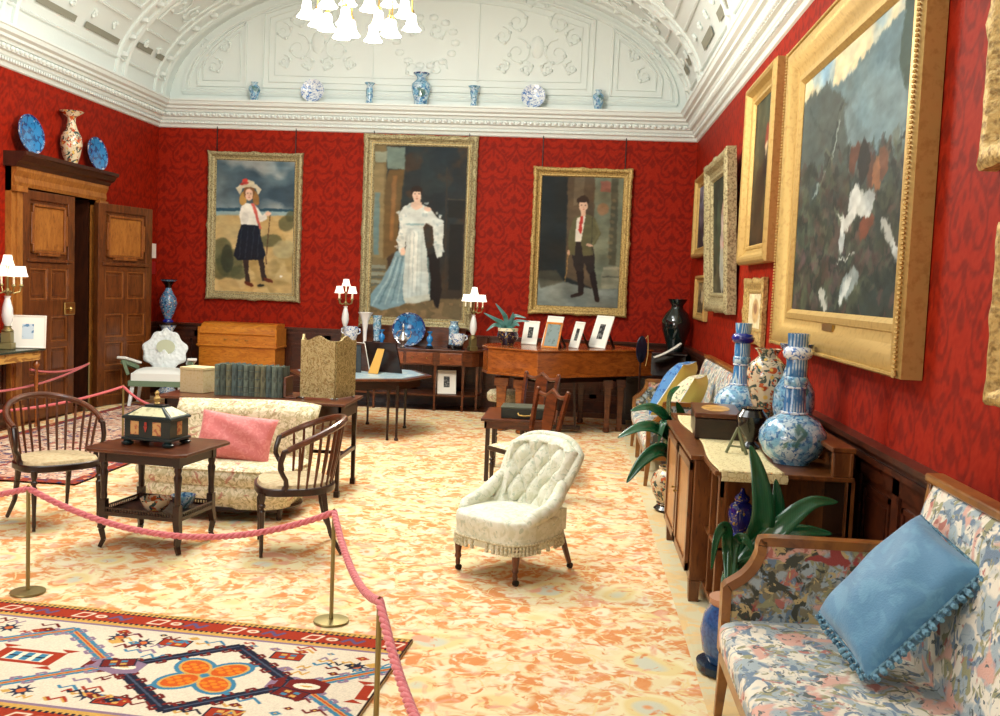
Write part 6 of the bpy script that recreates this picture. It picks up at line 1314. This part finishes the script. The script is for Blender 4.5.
# ---------------------------------------------------------------- walnut side cabinet on the right (local x runs towards the camera)
t = thing('side_cabinet', 'walnut side cabinet with open end shelves along the right wall', 'cabinet', (1.07, 6.22, .011), -90)
b = B(); b.b2(-.71, .71, -.37, .37, .12, .81); b.build('cupboard_case', W_CAB, t, smooth=0, bevel=.004)
b = B(); b.b2(-.74, .74, -.40, -.30, .815, .842); b.b2(-1.19, 1.19, -.33, .37, .815, .84); b.build('cabinet_top', W_CAB, t, smooth=0, bevel=.005)
for s in (-1, 1):
    q = B(); x0, x1 = (.03, .66) if s > 0 else (-.66, -.03)
    for a, c, e, f in ((x0, x1, .16, .21), (x0, x1, .74, .79), (x0, x0+.06, .16, .79), (x1-.06, x1, .16, .79)): q.b2(a, c, -.395, -.372, e, f)
    d = q.build('door', W_CAB, t, smooth=0, bevel=.003); q = B(); q.b2(x0+.05, x1-.05, -.385, -.372, .20, .75); q.build('light_door_panel', W_CABL, d, smooth=0)
    B().lathe([(.006, 0), (.005, .01), (.010, .016), (.004, .022)], n=10, M=T(x0+.03 if s > 0 else x1-.03, -.395, .50) @ RX(90)).build('knob', BRASS, d)
    for x in (.68,): B().box((s*x, -.34, .06), (.055, .055, .12), top=(1.15, 1.15)).build('foot', W_CAB, t, smooth=0); B().box((s*x, .33, .06), (.055, .055, .12), top=(1.15, 1.15)).build('foot', W_CAB, t, smooth=0)
    xa, xb = s*.71, s*1.17
    b = B(); b.b2(xa, xb, -.30, .36, .42, .44); b.build('shelf', W_CAB, t, smooth=0, bevel=.003); b = B(); b.b2(xa, xb, -.30, .36, .10, .125); b.build('shelf', W_CAB, t, smooth=0, bevel=.003)
    for y in (-.30, .34): b = B(); b.b2(xb-.045 if s > 0 else xb, xb if s > 0 else xb+.045, y, y+.04, .0, .82); b.build('corner_post', W_CAB, t, smooth=0, bevel=.003)
    b = B(); b.b2(xa+s*.16, xa+s*.19, -.30, -.27, .125, .82); b.build('slender_post', W_CAB, t, smooth=0, bevel=.003)
    b = B(); c0 = [(xa+s*(.02), .82)]+[(xa+s*(.24-.22*math.cos(math.radians(a))), .70+.10*math.sin(math.radians(a))) for a in range(0, 181, 15)]+[(xb, .70), (xb, .82)]
    b.prism(c0 if s > 0 else c0[::-1], -.295, -.275, 'y'); b.build('arched_rail', W_CAB, t, smooth=0)
    b = B(); b.b2(xa, xb, .345, .36, .1, .82); b.build('back_panel', BLACK, t, smooth=0)  # black here puts the deep shade inside the open shelves into the colour
b = B(); b.b2(-1.19, 1.19, .25, .37, .965, .99); b.b2(-1.19, 1.19, .34, .36, .84, .965)
for x in (-1.16, -.6, 0, .6, 1.16): b.b2(x-.025, x+.025, .26, .36, .84, .965)
b.build('raised_gallery', W_CAB, t, smooth=0, bevel=.005)
B().box((.0, -.4, .0), (.001, .001, .001)) if False else None
o = thing('lace_runner', 'cream fringed runner cloth laid along the walnut side cabinet', 'table runner', (1.07, 6.22, .8545), -90)
def run(u, v):
    s = u*2.2; x = -1.0+s; y = -.30+.33*v-.02*math.sin(u*9)
    if x > 1.195: z = -(x-1.195)*1.0; x = 1.195+.008*math.sin(v*30); 
    else: z = .002
    return (x, y, z)
B().grid(run, 111, 20).build('cloth', RUNNER, o, solid=.004)
b = B()
for i in range(46): y = -.295+.325*i/45; b.tube([(1.205, y, -.005), (1.21, y+.003, -.03), (1.207, y, -.05)], .004, 5)
b.build('fringe', RUNNER, o)
def big_bottle(name, label, loc, m2, ring, k=1.0, rz=0):
    t = thing(name, label, 'vase', loc, rz)
    B().lathe([(.001, 0), (.10, 0), (.105, .012), (.15, .05), (.180, .12), (.178, .17), (.14, .23), (.085, .262), (.062, .275)], n=36, closed=False).build('body', BW, t, smooth=60)
    b = B(); b.lathe([(.062, .272), (.06, .30), (.055, .36), (.052, .42)], n=30, closed=False, mod=lambda a, z: 1+.025*math.cos(14*a)); b.lathe([(.052, .42), (.053, .47), (.055, .50), (.053, .565)], n=30, closed=False, mod=lambda a, z: 1+.025*math.cos(14*a)); b.build('ribbed_neck', m2, t, smooth=60)
    for z, r in ((.275, .075), (.415, .060)): B().lathe([(r-.012, z-.008), (r, z-.004), (r, z+.004), (r-.012, z+.008)], n=30, closed=False).build('neck_ring', BWL, t, smooth=60)
    B().lathe([(.055, .42), (.061, .43), (.061, .465), (.055, .472)], n=30, closed=False).build('neck_band', BW, t, smooth=60)
    B().lathe([(.052, .565), (.072, .575), (.080, .60), (.072, .625), (.052, .635)], n=30, closed=False).build('bulging_collar', ring, t, smooth=60)
    B().lathe([(.052, .63), (.055, .66), (.058, .705), (.05, .705), (.045, .64)], n=30, closed=False, mod=lambda a, z: 1+.02*math.cos(14*a)).build('mouth', m2, t, smooth=60)
    return t
big_bottle('bottle_vase', 'nearest big-bellied blue and white bottle vase on the side cabinet', (1.20, 5.40, .853), BWR, BWL)
big_bottle('bottle_vase', 'farther blue and white bottle vase with cobalt collar on the side cabinet', (1.17, 6.98, .853), mat('blue_streaked_glaze', (60, 130, 190), .15, layers=[L('wave', 30, .5, .8, (190, 214, 220), (1, 1, .4))], coat=.5), COBALTP, rz=40)
t = thing('lacquer_stand', 'tall black lacquered stand under the imari jar', 'stand', (1.19, 6.16, .853)); B().lathe([(.06, 0), (.065, .012), (.03, .03), (.035, .05), (.07, .07), (.075, .085), (.06, .10)], n=20).build('body', BLACK, t)
vase('imari_jar', 'shouldered imari jar in red and gold between the two bottle vases', 'vase', (1.19, 6.16, .954), [(.05, 0), (.055, .02), (.04, .05), (.055, .08), (.085, .14), (.115, .24), (.125, .32), (.11, .38), (.065, .42), (.055, .43), (.065, .46), (.085, .475)], IMARI, extra=[('red_foot', [(.052, 0), (.058, .018), (.045, .045)], mat('iron_red_glaze', (170, 56, 40), .2))])
vase('ruffled_vase', 'blue and white vase with ruffled dark rim behind the nearest bottle vase', 'vase', (1.33, 6.02, .853), [(.07, 0), (.075, .02), (.10, .12), (.125, .24), (.12, .34), (.075, .42), (.055, .50), (.06, .56), (.09, .615)], BW, extra=[('ruffled_rim', [(.062, .55), (.094, .60), (.10, .622), (.085, .622)], BLUED)], mod=lambda a, z: 1+(.05*math.cos(10*a) if z > .54 else 0))
t = thing('black_ewer', 'small black urn on the runner between wooden box and big bottle vase', 'urn', (1.05, 5.80, .859)); B().lathe([(.05, 0), (.055, .012), (.025, .04), (.03, .06), (.085, .13), (.09, .19), (.06, .23), (.07, .24)], n=20).build('body', BLACK, t); B().tube([(.07, 0, .16), (.11, 0, .17), (.10, 0, .11), (.06, 0, .10)], .008, 8).build('handle', BLACK, t)
t = thing('rosewood_box', 'large dark rosewood box with inlaid oval lid on the runner', 'box', (.92, 6.38, .859), -4)
B().b2(-.14, .14, -.30, .28, 0, .125).build('body', W_BOX, t, smooth=0, bevel=.004); ld = B().b2(-.145, .145, -.305, .285, .13, .16).build('lid', W_TABLE, t, smooth=0, bevel=.006)
B().lathe([(.001, 0), (.09, 0), (.088, .002), (.001, .002)], n=30, closed=False, M=T(0, 0, .160) @ Matrix.Diagonal((1, 1.9, 1, 1))).build('inlaid_oval', MARQ, ld, smooth=0)
t = thing('table_easel', 'small green-bronze A-shaped easel on the runner', 'easel', (.94, 5.60, .859), -20); m = mat('verdigris_bronze', (110, 116, 84), .5)
B().bar((-.055, -.03, 0), (.0, .0, .145), .016, .012).build('leg', m, t); B().bar((.06, -.03, 0), (.0, .0, .145), .016, .012).build('leg', m, t); B().bar((.02, .085, 0), (.0, .0, .14), .014, .010).build('prop', m, t); B().bar((-.04, -.022, .04), (.045, -.022, .04), .012, .010).build('crossbar', m, t)
t = thing('cobalt_jar', 'lidded cobalt blue jar with gilt sprays on the open end shelf', 'vase', (.93, 5.28, .452)); t.scale = (.85, .85, .9); B().lathe([(.05, 0), (.06, .01), (.045, .03), (.075, .09), (.085, .15), (.07, .20), (.045, .22), (.05, .235), (.045, .25), (.02, .27), (.008, .30)], n=24).build('body', COBALT, t)
t = thing('pink_lined_vase', 'dark vase with pink mouth low on the bottom shelf', 'vase', (.90, 5.20, .137)); B().lathe([(.05, 0), (.07, .05), (.08, .12), (.05, .18), (.055, .21), (.045, .21)], n=20).build('body', DKGLAZE, t); B().lathe([(.05, .205), (.058, .215), (.07, .245), (.05, .22)], n=20, closed=False).build('pink_mouth', PINKF, t)
# ---------------------------------------------------------------- pots and aspidistras
def planter(name, label, loc, prof, m, extra=None):
    t = thing(name, label, 'plant', loc); r, z = prof[-1]
    B().lathe([(.001, 0)]+prof+[(r*.88, z), (r*.85, z-.05), (.001, z-.055)], n=32, closed=False).build('pot', m, t, smooth=60)
    for (nm, pf, mm) in (extra or []): B().lathe(pf, n=32).build(nm, mm, t, smooth=60)
    return t
bx, by = .765, 4.50
t = planter('potted_aspidistra', 'broad-leaved aspidistra in blue glazed pot beside the foreground settee', (bx, by, .01), [(.075, .03), (.085, .04), (.115, .10), (.13, .19), (.115, .27), (.085, .315), (.088, .345)], BLUEPOT, [('saucer', [(.10, .0), (.135, .01), (.14, .045), (.12, .05)], mat('dark_saucer', (18, 38, 58), .2)), ('terracotta_rim', [(.084, .315), (.093, .33), (.096, .352), (.08, .352)], TERRA)])
def lf(pts, w_, up=(0, -1, .1)): leafmesh([((x-bx)*(0 if not i else 1)*1.0, (y-by)*(0 if not i else 1), z-.01) for i, (x, y, z) in enumerate(pts)], w_, up=up, fold=.25).build('leaf', LEAF, t, solid=.002)
lf([(.77, 4.80, .33), (.88, 4.78, .48), (.935, 4.74, .68), (.91, 4.75, .88), (.865, 4.78, 1.03)], .115)
lf([(.78, 4.80, .33), (.92, 4.86, .48), (1.03, 4.88, .66), (1.02, 4.90, .85)], .10)
lf([(.77, 4.78, .33), (.88, 4.74, .47), (1.03, 4.72, .66), (1.16, 4.74, .77), (1.29, 4.76, .78)], .10, (0, -.8, .6))
lf([(.78, 4.80, .33), (.95, 4.82, .50), (1.12, 4.84, .60), (1.30, 4.86, .60)], .10, (0, -.7, .7))
lf([(.75, 4.76, .33), (.77, 4.68, .52), (.745, 4.62, .66), (.70, 4.58, .62), (.68, 4.56, .47)], .05)
lf([(.76, 4.76, .33), (.80, 4.70, .54), (.84, 4.68, .60), (.89, 4.66, .53)], .05)
lf([(.76, 4.76, .33), (.83, 4.70, .42), (.92, 4.66, .50), (.99, 4.62, .52)], .08)
lf([(.75, 4.78, .33), (.80, 4.74, .38), (.84, 4.66, .40)], .08, (0, -.3, 1)); lf([(.75, 4.78, .33), (.82, 4.80, .42), (.92, 4.9, .50)], .08)
bx, by = .80, 7.82
t = planter('potted_aspidistra', 'drooping aspidistra in floral imari jar beyond the side cabinet', (bx, by, .011), [(.10, .06), (.09, .07), (.13, .14), (.155, .23), (.13, .30), (.085, .335), (.095, .36)], IMARI, [('dark_stand', [(.10, 0), (.12, .02), (.09, .05), (.10, .07)], BLACK)])
lf([(.78, 7.80, .34), (.79, 7.70, .62), (.75, 7.60, .84), (.745, 7.5, .98), (.80, 7.45, 1.05)], .09, (-1, -.4, 0))
lf([(.79, 7.78, .34), (.78, 7.68, .64), (.70, 7.55, .80), (.58, 7.50, .87), (.44, 7.46, .84)], .11, (0, -.7, .7))
lf([(.78, 7.78, .34), (.76, 7.64, .58), (.65, 7.5, .70), (.52, 7.44, .72), (.35, 7.40, .64)], .13, (0, -.7, .7))
lf([(.78, 7.78, .34), (.75, 7.60, .50), (.66, 7.5, .54), (.54, 7.42, .46), (.43, 7.34, .31)], .12, (0, -.8, .5))
lf([(.78, 7.78, .34), (.77, 7.66, .55), (.73, 7.56, .70), (.70, 7.50, .76), (.66, 7.44, .60)], .09, (-.5, -.8, .3))
lf([(.80, 7.80, .34), (.86, 7.70, .60), (.84, 7.62, .80), (.79, 7.54, .92)], .09)
# ---------------------------------------------------------------- brass posts and ropes
def post(label, loc, h=.56, first=[]):
    if first: return dup(first[0], loc, 0, label)
    t = thing('rope_post', label, 'stanchion', loc); first.append(t)
    B().lathe([(.088, 0), (.09, .004), (.088, .011), (.03, .016), (.001, .017)], n=40).build('base_disc', BRASSD, t)
    B().cyl((0, 0, 0), .0105, .012, h, 16).build('pole', BRASSD, t)
    b = B(); b.tube([(.0, 0, h-.004), (.012, 0, h+.008), (.0, 0, h+.022), (-.012, 0, h+.008)], .005, 6, closed=True); b.build('top_ring', BRASS, t); return t
p1 = (-2.86, 4.93, .012); p2 = (-1.175, 4.80, .012); p3 = (-.665, 3.44, .026); p0 = (-4.3, 5.3, .012)
post('brass rope post at left foreground before the left tub armchair', p1)
post('brass rope post in front of the right tub armchair', p2)
post('brass rope post standing on the patterned runner rug', p3)
q4, q5, q6 = (-4.50, 9.46, .026), (-5.96, 11.60, .026), (-5.75, 10.45, .0)
post('brass rope post behind the spindle chair, on the rose rug', q4)
post('brass rope post close to the open oak doorway', q5)
def rope(label, a, b_, sag, m=PINKROPE, r=.016, strands=True, off=.566, n=60):
    a, b_ = Vector(a), Vector(b_); a = a+Vector((0, 0, off)); b_ = b_+Vector((0, 0, off)); P = []
    for i in range(n+1):
        s = i/n; p = a.lerp(b_, s); p.z -= sag*4*s*(1-s); P.append(p)
    bb = B()
    if strands:
        Ln = sum((P[i+1]-P[i]).length for i in range(n)); tw = Ln/.11*2*PI
        for k in range(3):
            Q = []
            for i in range(n*4+1):
                s = i/(n*4); j = min(int(s*n), n-1); f = s*n-j; p = P[j].lerp(P[j+1], f); d = (P[j+1]-P[j]).normalized(); x = d.cross(Vector((0, 0, 1))).normalized(); y = x.cross(d); a_ = s*tw+k*2*PI/3
                Q.append(p+(x*math.cos(a_)+y*math.sin(a_))*r*.5)
            bb.tube(Q, r*.62, 6)
    else: bb.tube(P, r, 8)
    o = bb.build('barrier_rope', m, None, smooth=70); return tag(o, label, 'rope')
rope('pink twisted rope running off the left edge from the left brass post', p0, p1, .12)
rope('long pink twisted rope sagging between the two posts before the tub armchairs', p1, p2, .19)
rope('pink twisted rope from the middle post down to the post on the rug', p2, p3, .10)
rope('pink twisted rope running towards the camera from the post on the rug', p3, (-.22, 2.2, .012), .10)
rope('rose rope looping left from the post behind the spindle chair', q4, (-6.0, 7.6, .0), .16, REDROPE, .013, False)
rope('rose rope stretching towards the camera from the post by the doorway', q5, (-5.92, 8.5, .011), .14, REDROPE, .013, False)
rope('rose rope hanging from the doorway post past the gilt table', q5, (-6.02, 10.4, 0.05), .06, REDROPE, .013, False)
q7 = (-3.62, 9.0, .011); post('brass rope post half hidden behind the cream sofa and casket', q7)
rope('short rose rope from the post behind the chair towards the casket', q4, q7, .14, REDROPE, .013, False)
